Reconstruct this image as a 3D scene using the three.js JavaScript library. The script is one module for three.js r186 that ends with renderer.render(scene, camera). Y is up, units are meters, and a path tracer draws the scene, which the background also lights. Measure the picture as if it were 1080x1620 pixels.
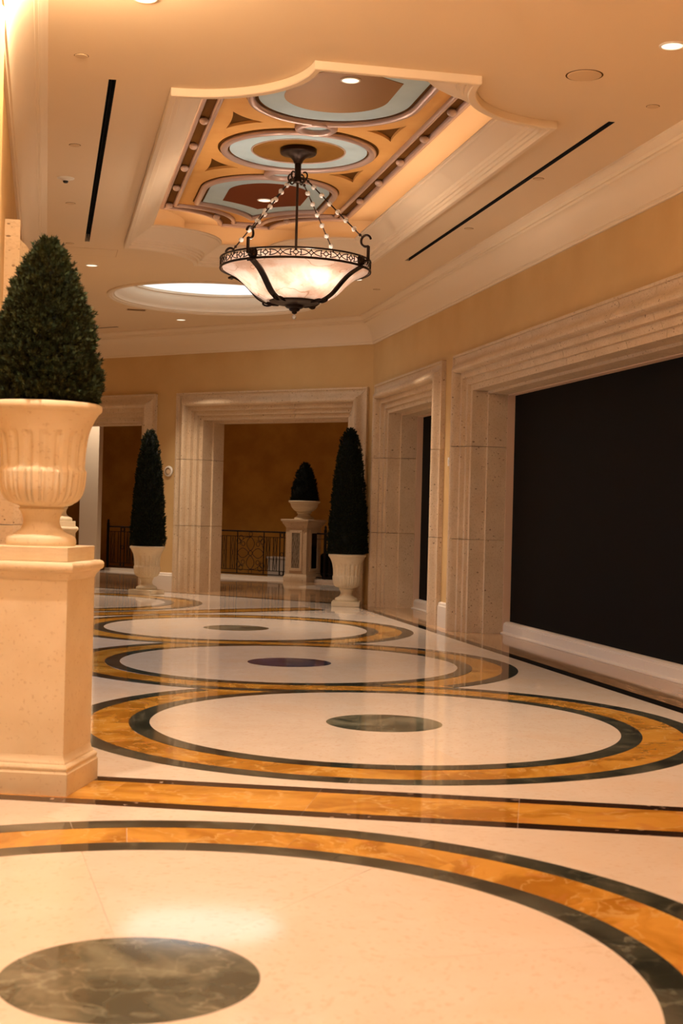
import * as THREE from 'three';
import { mergeGeometries, toCreasedNormals } from 'three/addons/utils/BufferGeometryUtils.js';
import { RoundedBoxGeometry } from 'three/addons/geometries/RoundedBoxGeometry.js';
import { RectAreaLightUniformsLib } from 'three/addons/lights/RectAreaLightUniformsLib.js';

// ------------------------------------------------------------------ camera, sky, exposure
const scene = new THREE.Scene();
const D2R = Math.PI / 180;
const camera = new THREE.PerspectiveCamera(2 * Math.atan(810 / 2202.5) / D2R, 1080 / 1620, 0.05, 200);
camera.position.set(0, 1.55, 0);
camera.rotation.set(0.0514 * D2R, 0, 1.436 * D2R);
camera.focus = 14.5;
camera.userData.fStop = 3.2;
scene.add(camera);
scene.background = new THREE.Color().setRGB(0.50, 0.72, 1.0);
scene.backgroundIntensity = 1.6;
const renderer = new THREE.WebGLRenderer({ antialias: true });
renderer.toneMapping = THREE.LinearToneMapping;
renderer.toneMappingExposure = 0.95;
renderer.shadowMap.enabled = true;
RectAreaLightUniformsLib.init();
const LIGHT = { down: 34, near: 29, far: 62, panel: 38, bowl: 1.4, nearBowl: 13, cove: 7, sky: 0.45, globe: 16, stair: 26 };
const WARM = new THREE.Color().setRGB(1.0, 0.80, 0.625), COVE = new THREE.Color().setRGB(1.0, 0.60, 0.31), COOL = new THREE.Color().setRGB(0.8, 0.92, 1.0);

// ------------------------------------------------------------------ small tools
let seedState = 12345;
function rnd() { seedState = (seedState * 1664525 + 1013904223) >>> 0; return seedState / 4294967296; }
const rr = (a, b) => a + (b - a) * rnd();
const used = new Map();
function numbered(name) { const k = used.get(name) ?? 0; used.set(name, k + 1); return k ? name + '_' + String(k).padStart(3, '0') : name; }
function shade(o) { o.traverse((m) => { if (m.isMesh) { m.castShadow = true; m.receiveShadow = true; } }); return o; }
function mesh(name, geo, mat, parent) {
  const m = new THREE.Mesh(geo, mat);
  m.castShadow = m.receiveShadow = true;
  m.name = parent ? name : numbered(name);
  (parent ?? scene).add(m);
  return m;
}
function child(name, geo, mat, parent) {   // numbered among its siblings
  parent.userData_count = parent.userData_count ?? {};
  const k = parent.userData_count[name] ?? 0; parent.userData_count[name] = k + 1;
  return mesh(k ? name + '_' + String(k).padStart(3, '0') : name, geo, mat, parent);
}
function thing(name, label, category, pos = [0, 0, 0], turn = 0, group) {
  const g = new THREE.Group(); g.name = numbered(name); scene.add(g);
  g.position.set(...pos); g.rotation.y = turn;
  g.userData = { label, category }; if (group) g.userData.group = group;
  return g;
}
function tag(o, label, category, group) { o.userData = { label, category }; if (group) o.userData.group = group; return o; }
function struct(o, label) { o.userData.kind = 'structure'; if (label) o.userData.label = label; return o; }
function structGroup(name, pos = [0, 0, 0], turn = 0) { const g = new THREE.Group(); g.name = name; scene.add(g); g.position.set(...pos); g.rotation.y = turn; g.userData = { kind: 'structure' }; return g; }
function dup(o, pos, turn, label) {
  const c = o.clone(); c.name = numbered(o.name.replace(/_\d{3}$/, '')); scene.add(c); c.position.set(...pos); c.rotation.y = turn;
  c.userData = { ...o.userData, label }; return c;
}
function signedVolume(g) {
  const p = g.attributes.position; let v = 0; const a = new THREE.Vector3(), b = new THREE.Vector3(), c = new THREE.Vector3();
  for (let i = 0; i < p.count; i += 3) { a.fromBufferAttribute(p, i); b.fromBufferAttribute(p, i + 1); c.fromBufferAttribute(p, i + 2); v += a.dot(b.cross(c)); }
  return v;
}
function fromTris(pos, uv, crease = 0.6) {
  let g = new THREE.BufferGeometry();
  g.setAttribute('position', new THREE.Float32BufferAttribute(pos, 3));
  g.setAttribute('uv', new THREE.Float32BufferAttribute(uv, 2));
  if (signedVolume(g) < 0) {
    const P = g.attributes.position.array, U = g.attributes.uv.array;
    for (let i = 0; i < P.length / 9; i++) {
      for (let k = 0; k < 3; k++) { const t = P[i * 9 + 3 + k]; P[i * 9 + 3 + k] = P[i * 9 + 6 + k]; P[i * 9 + 6 + k] = t; }
      for (let k = 0; k < 2; k++) { const t = U[i * 6 + 2 + k]; U[i * 6 + 2 + k] = U[i * 6 + 4 + k]; U[i * 6 + 4 + k] = t; }
    }
  }
  return toCreasedNormals(g, crease);
}
// a closed profile [(w, d)] run from t0(w, d) to t1(w, d); place(t, w, d) gives the point
function sweep(profile, t0, t1, place, crease = 0.5) {
  const pos = [], uv = [], n = profile.length; let L = 0;
  const off = rr(0, 3);
  const put = (q, u, v) => { const p = place(...q); pos.push(p[0], p[1], p[2]); uv.push(u + off, v + off * 0.7); };
  for (let i = 0; i < n; i++) {
    const a = profile[i], b = profile[(i + 1) % n], l = Math.hypot(b[0] - a[0], b[1] - a[1]);
    const A0 = t0(...a), A1 = t1(...a), B0 = t0(...b), B1 = t1(...b);
    put([A0, ...a], A0, L); put([A1, ...a], A1, L); put([B1, ...b], B1, L + l);
    put([A0, ...a], A0, L); put([B1, ...b], B1, L + l); put([B0, ...b], B0, L + l);
    L += l;
  }
  const faces = THREE.ShapeUtils.triangulateShape(profile.map((q) => new THREE.Vector2(...q)), []);
  const area = THREE.ShapeUtils.area(profile.map((q) => new THREE.Vector2(...q)));
  for (const f of faces) {
    const [a, b, c] = f.map((i) => profile[i]);
    const s = area > 0 ? [a, b, c] : [a, b, c];
    for (const q of s) put([t0(...q), ...q], q[0], q[1]);
    for (const q of [s[0], s[2], s[1]]) put([t1(...q), ...q], q[0], q[1]);
  }
  return fromTris(pos, uv, crease);
}
// outlines (arrays of [x, z]) stacked at heights, optionally closed into a ring or capped
function loft(outlines, ys, { ring = false, caps = false, crease = 0.5 } = {}) {
  const pos = [], uv = [], n = outlines[0].length, m = outlines.length;
  const rows = ring ? m : m - 1; let V = 0;
  for (let j = 0; j < rows; j++) {
    const A = outlines[j], B = outlines[(j + 1) % m], ya = ys[j], yb = ys[(j + 1) % m];
    const dv = Math.hypot(A[0][0] - B[0][0], ya - yb) || 0.001; let U = 0;
    for (let i = 0; i < n; i++) {
      const k = (i + 1) % n, du = Math.hypot(A[k][0] - A[i][0], A[k][1] - A[i][1]);
      const p = [[A[i], ya, U, V], [A[k], ya, U + du, V], [B[k], yb, U + du, V + dv], [B[i], yb, U, V + dv]];
      for (const q of [p[0], p[1], p[2], p[0], p[2], p[3]]) { pos.push(q[0][0], q[1], q[0][1]); uv.push(q[2], q[3]); }
      U += du;
    }
    V += dv;
  }
  if (caps) {
    for (const [j, flip] of [[0, 1], [m - 1, 0]]) {
      const pts = outlines[j].map((q) => new THREE.Vector2(...q));
      for (const f of THREE.ShapeUtils.triangulateShape(pts, [])) {
        const s = flip ? [f[0], f[1], f[2]] : [f[0], f[2], f[1]];
        for (const i of s) { pos.push(pts[i].x, ys[j], pts[i].y); uv.push(pts[i].x, pts[i].y); }
      }
    }
  }
  return fromTris(pos, uv, crease);
}
const square = (h, h2 = h) => [[h, h2], [-h, h2], [-h, -h2], [h, -h2]];
function lathe(pts, seg = 64) { return new THREE.LatheGeometry(pts.map((q) => new THREE.Vector2(...q)), seg); }
function smoothProfile(pts, n = 60) { return new THREE.SplineCurve(pts.map((q) => new THREE.Vector2(...q))).getPoints(n).map((v) => [Math.max(0.0001, v.x), v.y]); }
function box(w, h, d, x = 0, y = 0, z = 0, r = 0) { const g = r ? new RoundedBoxGeometry(w, h, d, 2, r) : new THREE.BoxGeometry(w, h, d); g.translate(x, y, z); return g; }
class Poly extends THREE.Curve {
  constructor(pts, closed) { super(); this.p = pts; this.c = closed; const n = closed ? pts.length : pts.length - 1; this.L = [0]; for (let i = 0; i < n; i++) this.L.push(this.L[i] + pts[i].distanceTo(pts[(i + 1) % pts.length])); }
  getPoint(t, o = new THREE.Vector3()) {
    const s = Math.min(Math.max(t, 0), 1) * this.L[this.L.length - 1]; let i = 0; while (i < this.L.length - 2 && this.L[i + 1] < s) i++;
    return o.copy(this.p[i]).lerp(this.p[(i + 1) % this.p.length], (s - this.L[i]) / (this.L[i + 1] - this.L[i] || 1));
  }
}
const tube = (pts, r, seg = 32, rad = 6, closed = false) => new THREE.TubeGeometry(new THREE.CatmullRomCurve3(pts.map((q) => new THREE.Vector3(...q)), closed, 'catmullrom', 0.5), seg, r, rad, closed);
const rod = (a, b, r, seg = 8) => new THREE.TubeGeometry(new THREE.LineCurve3(new THREE.Vector3(...a), new THREE.Vector3(...b)), 1, r, seg, false);
const merge = (list) => mergeGeometries(list.map((g) => { const q = g.index ? g.toNonIndexed() : g; for (const k of Object.keys(q.attributes)) if (!['position', 'normal', 'uv'].includes(k)) q.deleteAttribute(k); return q; }));

// ------------------------------------------------------------------ noise and textures
const PERM = []; { let s = 77; for (let i = 0; i < 512; i++) { s = (s * 1103515245 + 12345) & 0x7fffffff; PERM.push(s / 0x7fffffff); } }
const hash = (x, y) => PERM[(Math.floor(PERM[x & 255] * 4096) + y * 37 + (y << 3)) & 511];
function vnoise(x, y, px, py) {           // periodic value noise
  const ix = Math.floor(x), iy = Math.floor(y), fx = x - ix, fy = y - iy, u = fx * fx * (3 - 2 * fx), v = fy * fy * (3 - 2 * fy);
  const m = (a, b) => ((a % b) + b) % b, x0 = m(ix, px), x1 = m(ix + 1, px), y0 = m(iy, py), y1 = m(iy + 1, py);
  const a = hash(x0, y0), b = hash(x1, y0), c = hash(x0, y1), d = hash(x1, y1);
  return a + (b - a) * u + (c - a + (a - b - c + d) * u) * v;
}
function fbm(x, y, fx, fy, oct = 5, gain = 0.5) { let s = 0, a = 1, t = 0; for (let i = 0; i < oct; i++) { s += a * vnoise(x * fx + i * 17, y * fy + i * 31, fx, fy); t += a; a *= gain; fx *= 2; fy *= 2; } return s / t; }
const ridge = (x, y, fx, fy, oct) => 1 - Math.abs(2 * fbm(x, y, fx, fy, oct) - 1);
const mix = (a, b, t) => [a[0] + (b[0] - a[0]) * t, a[1] + (b[1] - a[1]) * t, a[2] + (b[2] - a[2]) * t];
const sat = (t) => Math.min(1, Math.max(0, t)), ss = (a, b, t) => { t = sat((t - a) / (b - a)); return t * t * (3 - 2 * t); };
function texture(size, metres, fn, colour = true) {
  const d = new Uint8Array(size * size * 4);
  for (let j = 0; j < size; j++) for (let i = 0; i < size; i++) {
    const c = fn(i / size, j / size), o = (j * size + i) * 4;
    for (let k = 0; k < 3; k++) d[o + k] = 255 * sat(colour ? c[k] : c);
    d[o + 3] = 255;
  }
  const t = new THREE.DataTexture(d, size, size, THREE.RGBAFormat);
  t.wrapS = t.wrapT = THREE.RepeatWrapping; t.magFilter = THREE.LinearFilter; t.minFilter = THREE.LinearMipmapLinearFilter; t.generateMipmaps = true;
  if (colour) t.colorSpace = THREE.SRGBColorSpace;
  t.repeat.set(1 / metres, 1 / metres); t.needsUpdate = true;
  return t;
}
const hex = (h) => [(h >> 16) / 255, ((h >> 8) & 255) / 255, (h & 255) / 255];
function spots(seed, n, size) {            // scattered round pits, tiling
  const cell = []; let s = seed; const r = () => { s = (s * 1664525 + 1013904223) >>> 0; return s / 4294967296; };
  for (let i = 0; i < n; i++) cell.push([r(), r(), size * (0.35 + 0.65 * r() * r()), 0.6 + r()]);
  const G = 16, grid = Array.from({ length: G * G }, () => []);
  cell.forEach((c) => { for (let dy = -1; dy <= 1; dy++) for (let dx = -1; dx <= 1; dx++) grid[((Math.floor(c[1] * G) + dy + G) % G) * G + ((Math.floor(c[0] * G) + dx + G) % G)].push(c); });
  return (u, v) => { let m = 0; for (const c of grid[Math.floor(v * G) % G * G + Math.floor(u * G) % G]) { let dx = Math.abs(u - c[0]), dy = Math.abs(v - c[1]); dx = Math.min(dx, 1 - dx); dy = Math.min(dy, 1 - dy) * c[3]; m = Math.max(m, 1 - Math.hypot(dx, dy) / c[2]); } return sat(m * 2.2); };
}
const std = (o) => new THREE.MeshStandardMaterial(o), phys = (o) => new THREE.MeshPhysicalMaterial(o);
const polish = 0.065;
const T = {};
T.cream = texture(512, 1.7, (u, v) => { const a = fbm(u, v, 8, 8, 6, 0.65), b = ss(0.6, 0.8, fbm(u + 0.3, v, 60, 90, 3)), c = ss(0.45, 0.8, fbm(u, v + 0.5, 3, 3, 4)); return mix(mix(mix(hex(0xeadccd), hex(0xe0cfbb), a), hex(0xd0ad8c), b * 0.35), hex(0xe6cdb2), c * 0.5); });
T.ochre = texture(1024, 1.9, (u, v) => {
  const w = fbm(u, v, 4, 4, 5, 0.55), a = fbm(u + 0.22 * w, v + 0.3 * w, 3, 9, 6, 0.55), r = ridge(u + 0.15 * w, v + 0.25 * a, 5, 11, 4), p = ss(0.6, 0.75, fbm(u + 0.6, v, 13, 22, 4));
  return mix(mix(mix(hex(0xd59c42), hex(0xac7426), ss(0.33, 0.7, a)), hex(0xe0b878), ss(0.93, 1, r) * 0.6), hex(0xbd7c44), p * 0.45);
});
const greenish = (c0, c1, vein, warp) => (u, v) => {
  const w = fbm(u, v, 3, 3, 5, 0.55), a = fbm(u + warp * w, v - warp * w, 6, 6, 6, 0.6), r = ridge(u + 0.2 * w, v + 0.12 * a, 5, 8, 5), r2 = ridge(u * 1 + 0.4, v + 0.2 * w, 9, 5, 4), f = ss(0.55, 0.8, fbm(u, v, 60, 60, 2));
  return mix(mix(mix(hex(c0), hex(c1), ss(0.3, 0.7, a)), hex(vein), ss(0.94, 1, r) * 0.42 + ss(0.96, 1, r2) * 0.22), hex(0x8f8878), f * ss(0.55, 0.75, w) * 0.45);
};
T.green = texture(1024, 1.6, greenish(0x4b4b40, 0x2a2c26, 0x8d8b77, 0.3));
T.medallion = texture(1024, 1.5, greenish(0x7b7a67, 0x4a4b3e, 0xa9a690, 0.25));
T.violet = texture(512, 1.2, greenish(0x554f66, 0x302d3e, 0x8b84a0, 0.25));
T.brown = texture(512, 1.6, (u, v) => { const w = fbm(u, v, 3, 3, 4), a = fbm(u + 0.1 * w, v + 0.12 * w, 2, 18, 5, 0.6); return mix(mix(hex(0xc8a07a), hex(0x9a7750), ss(0.3, 0.7, a)), hex(0xc8a888), ss(0.62, 0.8, fbm(u, v, 8, 40, 3)) * 0.6); });
T.umber = texture(512, 0.9, (u, v) => { const a = fbm(u, v, 4, 12, 5, 0.6), w = ss(0.72, 0.8, fbm(u + 0.2, v, 14, 16, 3)); return mix(mix(hex(0x452c1e), hex(0x241710), a), hex(0xb09a86), w * 0.8); });
T.plaster = texture(512, 2.2, (u, v) => { const a = fbm(u, v, 4, 4, 6, 0.55), b = fbm(u, v, 60, 20, 2); return mix(mix(hex(0xd8b67e), hex(0xc8a168), a), hex(0xcfab72), b * 0.35); });
T.ochrewall = texture(512, 2.6, (u, v) => { const a = fbm(u, v, 4, 5, 6, 0.6); return mix(hex(0xcc983f), hex(0xb5802f), ss(0.2, 0.8, a)); });
const pit = spots(5, 120, 0.011), pit2 = spots(9, 420, 0.0042);
T.stone = texture(1024, 1.3, (u, v) => { const a = fbm(u, v, 5, 5, 6, 0.6), f = fbm(u, v, 90, 90, 2); return mix(mix(mix(hex(0xdec8a8), hex(0xcbb08c), a), hex(0xbb9d7c), ss(0.5, 0.8, f) * 0.4), hex(0x7d6148), Math.max(pit(u, v) * 0.8, pit2(u, v) * 0.5)); });
T.stoneBump = texture(1024, 1.3, (u, v) => 0.8 - 0.7 * Math.max(pit(u, v), pit2(u, v) * 0.5) + 0.15 * fbm(u, v, 40, 40, 3), false);
T.cast = texture(512, 0.8, (u, v) => { const a = fbm(u, v, 5, 5, 6, 0.55), f = ss(0.66, 0.8, fbm(u, v, 50, 50, 3)); return mix(mix(hex(0xe9dabd), hex(0xdcc8a4), a), hex(0xbda27c), f * 0.35); });
T.alabaster = texture(512, 0.9, (u, v) => { const w = fbm(u, v, 3, 3, 5, 0.6), a = fbm(u + 0.25 * w, v + 0.25 * w, 5, 5, 5, 0.6), r = ridge(u + 0.12 * w, v + 0.1 * w, 2, 2, 3); return mix(mix(hex(0xfff0e8), hex(0xe6c6b2), ss(0.35, 0.75, a)), hex(0xb88a64), ss(0.985, 1, r) * 0.6); });
T.panelwood = texture(512, 2.0, (u, v) => mix(hex(0xdfae68), hex(0xd29a50), fbm(u, v, 5, 9, 5, 0.6)));
T.bluewash = texture(256, 1.2, (u, v) => mix(hex(0xbfd8e2), hex(0xaac6d0), fbm(u, v, 5, 5, 5, 0.6)));
T.mirror = texture(256, 0.5, (u, v) => mix(hex(0xb0a592), hex(0x3a3128), ss(0.45, 0.62, fbm(u, v, 26, 5, 5, 0.65))));
const M = {
  ceiling: std({ color: 0xe9d2b0, roughness: 0.92 }), crown: std({ color: 0xecd9bd, roughness: 0.75 }), plaster: std({ map: T.plaster, roughness: 0.85 }), ochrewall: std({ map: T.ochrewall, roughness: 0.85 }),
  stone: std({ map: T.stone, bumpMap: T.stoneBump, bumpScale: 0.004, roughness: 0.7 }), lining: std({ color: 0xdcbb9c, roughness: 0.6 }), hoarding: phys({ color: 0x080706, roughness: 0.8, specularIntensity: 0.3 }), skirting: std({ color: 0xe4d8c8, roughness: 0.5 }),
  cream: phys({ map: T.cream, roughness: polish }), ochre: phys({ map: T.ochre, roughness: polish }), green: phys({ map: T.green, roughness: polish }), medallion: phys({ map: T.medallion, roughness: polish }), violet: phys({ map: T.violet, roughness: polish }),
  brown: phys({ map: T.brown, roughness: polish }), umber: phys({ map: T.umber, roughness: polish }), black: phys({ color: 0x161310, roughness: polish }),
  cast: std({ map: T.cast, roughness: 0.7 }), bronze: std({ color: 0x2e2018, roughness: 0.42, metalness: 0.75 }), iron: std({ color: 0x1b1512, roughness: 0.5, metalness: 0.5 }),
  alabaster: phys({ map: T.alabaster, roughness: 0.9, transmission: 0.4, thickness: 0, side: THREE.DoubleSide }), crystal: phys({ color: 0xffffff, roughness: 0.08, transmission: 0.55, thickness: 0.02, ior: 1.5 }),
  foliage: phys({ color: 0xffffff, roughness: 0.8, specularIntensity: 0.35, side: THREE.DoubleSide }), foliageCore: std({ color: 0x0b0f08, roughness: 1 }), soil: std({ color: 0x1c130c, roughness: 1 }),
  field: std({ map: T.panelwood, roughness: 0.9 }), umberPaint: phys({ color: 0x5e3c10, roughness: 0.95, specularIntensity: 0.25 }), russet: phys({ color: 0x743d20, roughness: 0.95, specularIntensity: 0.25 }), rail: std({ color: 0xbaa198, roughness: 0.35, metalness: 0.35 }), blue: std({ map: T.bluewash, roughness: 0.7 }), boss: std({ color: 0xbfa79b, roughness: 0.3 }),
  gilt: std({ color: 0x8c6018, roughness: 0.55, metalness: 0.4 }),
  slot: std({ color: 0x050505, roughness: 0.9 }), white: std({ color: 0xe8dfd0, roughness: 0.6 }), disc: std({ color: 0xd9bd96, roughness: 0.9 }), mirror: std({ map: T.mirror, roughness: 0.25, metalness: 0.4 }), darkglass: std({ color: 0x0a0a0a, roughness: 0.1 }),
  lens: std({ color: 0xffffff, emissive: new THREE.Color().setRGB(1.0, 0.86, 0.66), emissiveIntensity: 1.3 }), ledstrip: std({ color: 0xffffff, emissive: COVE, emissiveIntensity: 2 }), skydisc: std({ color: 0xffffff, emissive: new THREE.Color().setRGB(0.80, 0.93, 1.0), emissiveIntensity: 1.0 }),
  bulb: std({ color: 0xffffff, emissive: WARM, emissiveIntensity: 4 }), glass: phys({ color: 0xffffff, roughness: 0, transmission: 1, thickness: 0 }), terrace: std({ color: 0xa8a49c, roughness: 0.9 }),
  plaque: std({ color: 0xb9c2d2, roughness: 0.4 }), rubber: std({ color: 0x120f0d, roughness: 0.5 }), tread: std({ color: 0xcfc6ba, roughness: 0.5 }),
};

// ------------------------------------------------------------------ plan (x to the right, f forward from the camera)
const A2 = 12 * D2R, c2 = Math.cos(A2), s2 = Math.sin(A2);
const P2 = (n, s) => [n * c2 - s * s2, n * s2 + s * c2];          // the straight middle hall
const C0 = [0.49, 23.9], wd = [-0.8387, 0.5446], md = [0.5446, 0.8387];
const PF = (t, m) => [C0[0] + wd[0] * t + md[0] * m, C0[1] + wd[1] * t + md[1] * m];   // the far wall
const WALL = 5.45, CEIL = 4.93;
const hall = [[-6.1, -9.7], [-3.01, 8.03], P2(-0.355, 8.3), P2(-0.355, 21.5), [-11.5, 25.28], PF(14, 0), C0, [3.34, 10.5], [-0.23, -9.7]];
const three = (q, y = 0) => [q[0], y, -q[1]];
function inward(pts, p, closed = true) {        // offset to the right of travel, mitred
  const n = pts.length, out = [];
  for (let i = 0; i < n; i++) {
    const a = pts[(i + n - 1) % n], b = pts[i], c = pts[(i + 1) % n];
    const d = (u, v) => { const l = Math.hypot(v[0] - u[0], v[1] - u[1]); return [(v[0] - u[0]) / l, (v[1] - u[1]) / l]; };
    let d1 = d(a, b), d2 = d(b, c);
    if (!closed && i === 0) d1 = d2; if (!closed && i === n - 1) d2 = d1;
    const n1 = [d1[1], -d1[0]], n2 = [d2[1], -d2[0]], k = 1 + n1[0] * n2[0] + n1[1] * n2[1];
    out.push([b[0] + p * (n1[0] + n2[0]) / k, b[1] + p * (n1[1] + n2[1]) / k]);
  }
  return out;
}
const shapeOf = (pts) => new THREE.Shape(pts.map((q) => new THREE.Vector2(...q)));
const pathOf = (pts) => new THREE.Path(pts.map((q) => new THREE.Vector2(...q)));
const flat = (shape, top, depth = 0.003, seg = 12) => { const g = new THREE.ExtrudeGeometry(shape, { depth, bevelEnabled: false, curveSegments: seg }); g.rotateX(-Math.PI / 2); g.translate(0, top - depth, 0); return g; };

// ------------------------------------------------------------------ floor
const footprint = (back) => [[-6.6, -10.2], [-3.35, 8.3], P2(-1.1, 8.35), P2(-1.1, 21.0), [-11.9, 25.2], [-11.7, 31.7], PF(16.2, 0.3), PF(16.2, back), PF(-3.2, back), PF(-3.2, 0.3), P2(6.4, 23.6), P2(6.4, 9.4), [0.2, -10.2]];
const floor = structGroup('floor');
child('floor_slab', flat(shapeOf(footprint(5.78)), 0, 0.25), M.cream, floor);
function turnUV(g, a, ox, oy) { const u = g.attributes.uv, c = Math.cos(a), s = Math.sin(a); for (let i = 0; i < u.count; i++) { const x = u.getX(i), y = u.getY(i); u.setXY(i, x * c - y * s + ox, x * s + y * c + oy); } return g; }
function arcPiece(cx, cf, r0, r1, a0, a1, top, seg = 10) {
  const p = []; for (let i = 0; i <= seg; i++) { const a = a0 + (a1 - a0) * i / seg; p.push([cx + r1 * Math.cos(a), cf + r1 * Math.sin(a)]); }
  for (let i = seg; i >= 0; i--) { const a = a0 + (a1 - a0) * i / seg; p.push([cx + r0 * Math.cos(a), cf + r0 * Math.sin(a)]); }
  return turnUV(flat(shapeOf(p), top), rr(0, 6.28), rr(0, 5), rr(0, 5));
}
const RAD = [0.431, 1.722, 1.872, 2.182, 2.334];
function ringSet(name, cx, cf, k, medal, omit = []) {      // omit: angular spans the outer dark ring gives way in
  const lay = 0.0002 * k, G = 0.0006;
  const disc = new THREE.Shape(); disc.absarc(cx, cf, RAD[0] - 0.001, 0, 2 * Math.PI);
  child('medallion_slab', turnUV(flat(disc, 0.0042 + lay, 0.004, 64), rr(0, 6), rr(0, 3), rr(0, 3)), medal, floor);
  for (let i = 0; i < 8; i++) { const a = (i + 0.35) * Math.PI / 4; child('cream_slab', arcPiece(cx, cf, RAD[0], RAD[1], a + G, a + Math.PI / 4 - G, 0.0042 + lay, 16), M.cream, floor); }
  for (let i = 0; i < 16; i++) { const a = (i + 0.02) * Math.PI / 8; child('dark_ring_slab', arcPiece(cx, cf, RAD[1], RAD[2], a + G, a + Math.PI / 8 - G, 0.0042 + lay, 8), M.green, floor); }
  for (let i = 0; i < 16; i++) { const a = (i + 0.4) * Math.PI / 8; child('ochre_ring_slab', arcPiece(cx, cf, RAD[2], RAD[3], a + G, a + Math.PI / 8 - G, 0.0018 + lay, 8), M.ochre, floor); }
  for (let i = 0; i < 16; i++) {
    let a0 = (i + 0.7) * Math.PI / 8 + G, a1 = (i + 1.7) * Math.PI / 8 - G, parts = [[a0, a1]];
    for (const [o0, o1] of omit) for (const sh of [-2 * Math.PI, 0, 2 * Math.PI]) parts = parts.flatMap(([p, q]) => { const x = o0 + sh, y = o1 + sh; if (y <= p || x >= q) return [[p, q]]; const r = []; if (x > p) r.push([p, x]); if (y < q) r.push([y, q]); return r; });
    for (const [p, q] of parts) if (q - p > 0.004) child('outer_ring_slab', arcPiece(cx, cf, RAD[3], RAD[4], p, q, 0.003 + lay, 8), M.green, floor);
  }
  for (const [o0, o1] of omit) child('ochre_link_slab', arcPiece(cx, cf, RAD[3], RAD[4], o0, o1, 0.0018 + lay, 10), M.ochre, floor);
}
const ringA = [-0.66, 4.59], ringB = [0.355, 10.32], ringC = [-0.497, 14.317], ringD = [-1.348, 18.355], ringE = [-4.587, 22.813];
{
  const toward = (a, b) => Math.atan2(b[1] - a[1], b[0] - a[0]), al = Math.acos(2.05 / RAD[4]), al2 = al + 0.02;
  const bc = toward(ringB, ringC), cd = toward(ringC, ringD);
  ringSet('A', ...ringA, 0, M.medallion);
  ringSet('B', ...ringB, 1, M.medallion, [[bc, bc + al2]]);                        // its far left arc passes under
  ringSet('C', ...ringC, 2, M.violet, [[bc + Math.PI, bc + Math.PI + al2], [cd, cd + al2]]);
  ringSet('D', ...ringD, 3, M.medallion, [[cd + Math.PI, cd + Math.PI + al2]]);
  ringSet('E', ...ringE, 0, M.medallion);
}
function strip(name, q, mat, top = 0.0012) { return child(name, turnUV(flat(shapeOf(q), top), 0, rr(0, 3), rr(0, 3)), mat, floor); }
function bandAcross(mid, ang, half, len) {               // ochre band between two umber strips; ang = direction of the axis it crosses
  const ax = [Math.sin(ang), Math.cos(ang)], rt = [Math.cos(ang), -Math.sin(ang)];
  const q = (a, b) => [mid[0] + ax[0] * a + rt[0] * b, mid[1] + ax[1] * a + rt[1] * b];
  for (const [a0, a1, m, n] of [[-half, -half + 0.12, M.umber, 'umber_band_slab'], [-half + 0.121, half - 0.121, M.ochre, 'ochre_band_slab'], [half - 0.12, half, M.umber, 'umber_band_slab']])
    for (let i = 0; i < 6; i++) { const b0 = -len + i * len / 3 + 0.0008, b1 = -len + (i + 1) * len / 3 - 0.0008; const g = strip(n, [q(a0, b0), q(a0, b1), q(a1, b1), q(a1, b0)], m); turnUV(g.geometry, -ang + Math.PI, 0, 0); }
}
bandAcross([-0.12, 7.47], 8.0 * D2R, 0.37, 3.3);
bandAcross([-2.97, 20.58], -36 * D2R, 0.33, 3.2);
{
  const right = [PF(14, 0), C0, [3.34, 10.5], [-0.23, -9.7]];
  for (const [a, b, m, n, k] of [[0.375, 0.232, M.black, 'black_border_slab', 0], [0.23, -0.6, M.brown, 'brown_border_slab', 1]]) {
    const o = inward(right, a, false), i = inward(right, b, false);
    for (let j = 0; j < 3; j++) {
      const N = [7, 8, 8][j];
      for (let k2 = 0; k2 < N; k2++) {
        const L = (p, q, t) => [p[0] + (q[0] - p[0]) * t, p[1] + (q[1] - p[1]) * t], t0 = k2 / N + 0.0001, t1 = (k2 + 1) / N - 0.0001;
        const g = strip(n, [L(o[j], o[j + 1], t0), L(o[j], o[j + 1], t1), L(i[j], i[j + 1], t1), L(i[j], i[j + 1], t0)], m, k ? 0.0006 : 0.0009);
        turnUV(g.geometry, [33, 78, -80][j] * D2R, 0, 0);
      }
    }
  }
}
// stair hall floor beyond the far wall
strip('brown_hall_slab', [PF(13, 0.62), PF(-2.8, 0.62), PF(-2.8, 5.5), PF(5.35, 5.5), PF(5.6, 4.6), PF(6.3, 3.6), PF(7.4, 3.9), PF(9, 4.25), PF(13, 4.3)], M.brown, 0.0011);
{ const c = new THREE.Shape(); c.absarc(0.35, 28.9, 1.2, 0, 2 * Math.PI); child('hall_medallion_slab', flat(c, 0.002, 0.003, 48), M.cream, floor); }
{ const b = mesh('stair_void_floor', flat(shapeOf([PF(16.2, 5.6), PF(-3.2, 5.6), PF(-3.2, 7.6), PF(16.2, 7.6)]), -1.9, 0.1), M.ochrewall); struct(b); }
struct(mesh('terrace', flat(shapeOf([P2(-1.12, 8.7), P2(-1.12, 21.2), P2(-14, 21.2), P2(-14, 8.7)]), -0.05, 0.1), M.terrace));

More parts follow.
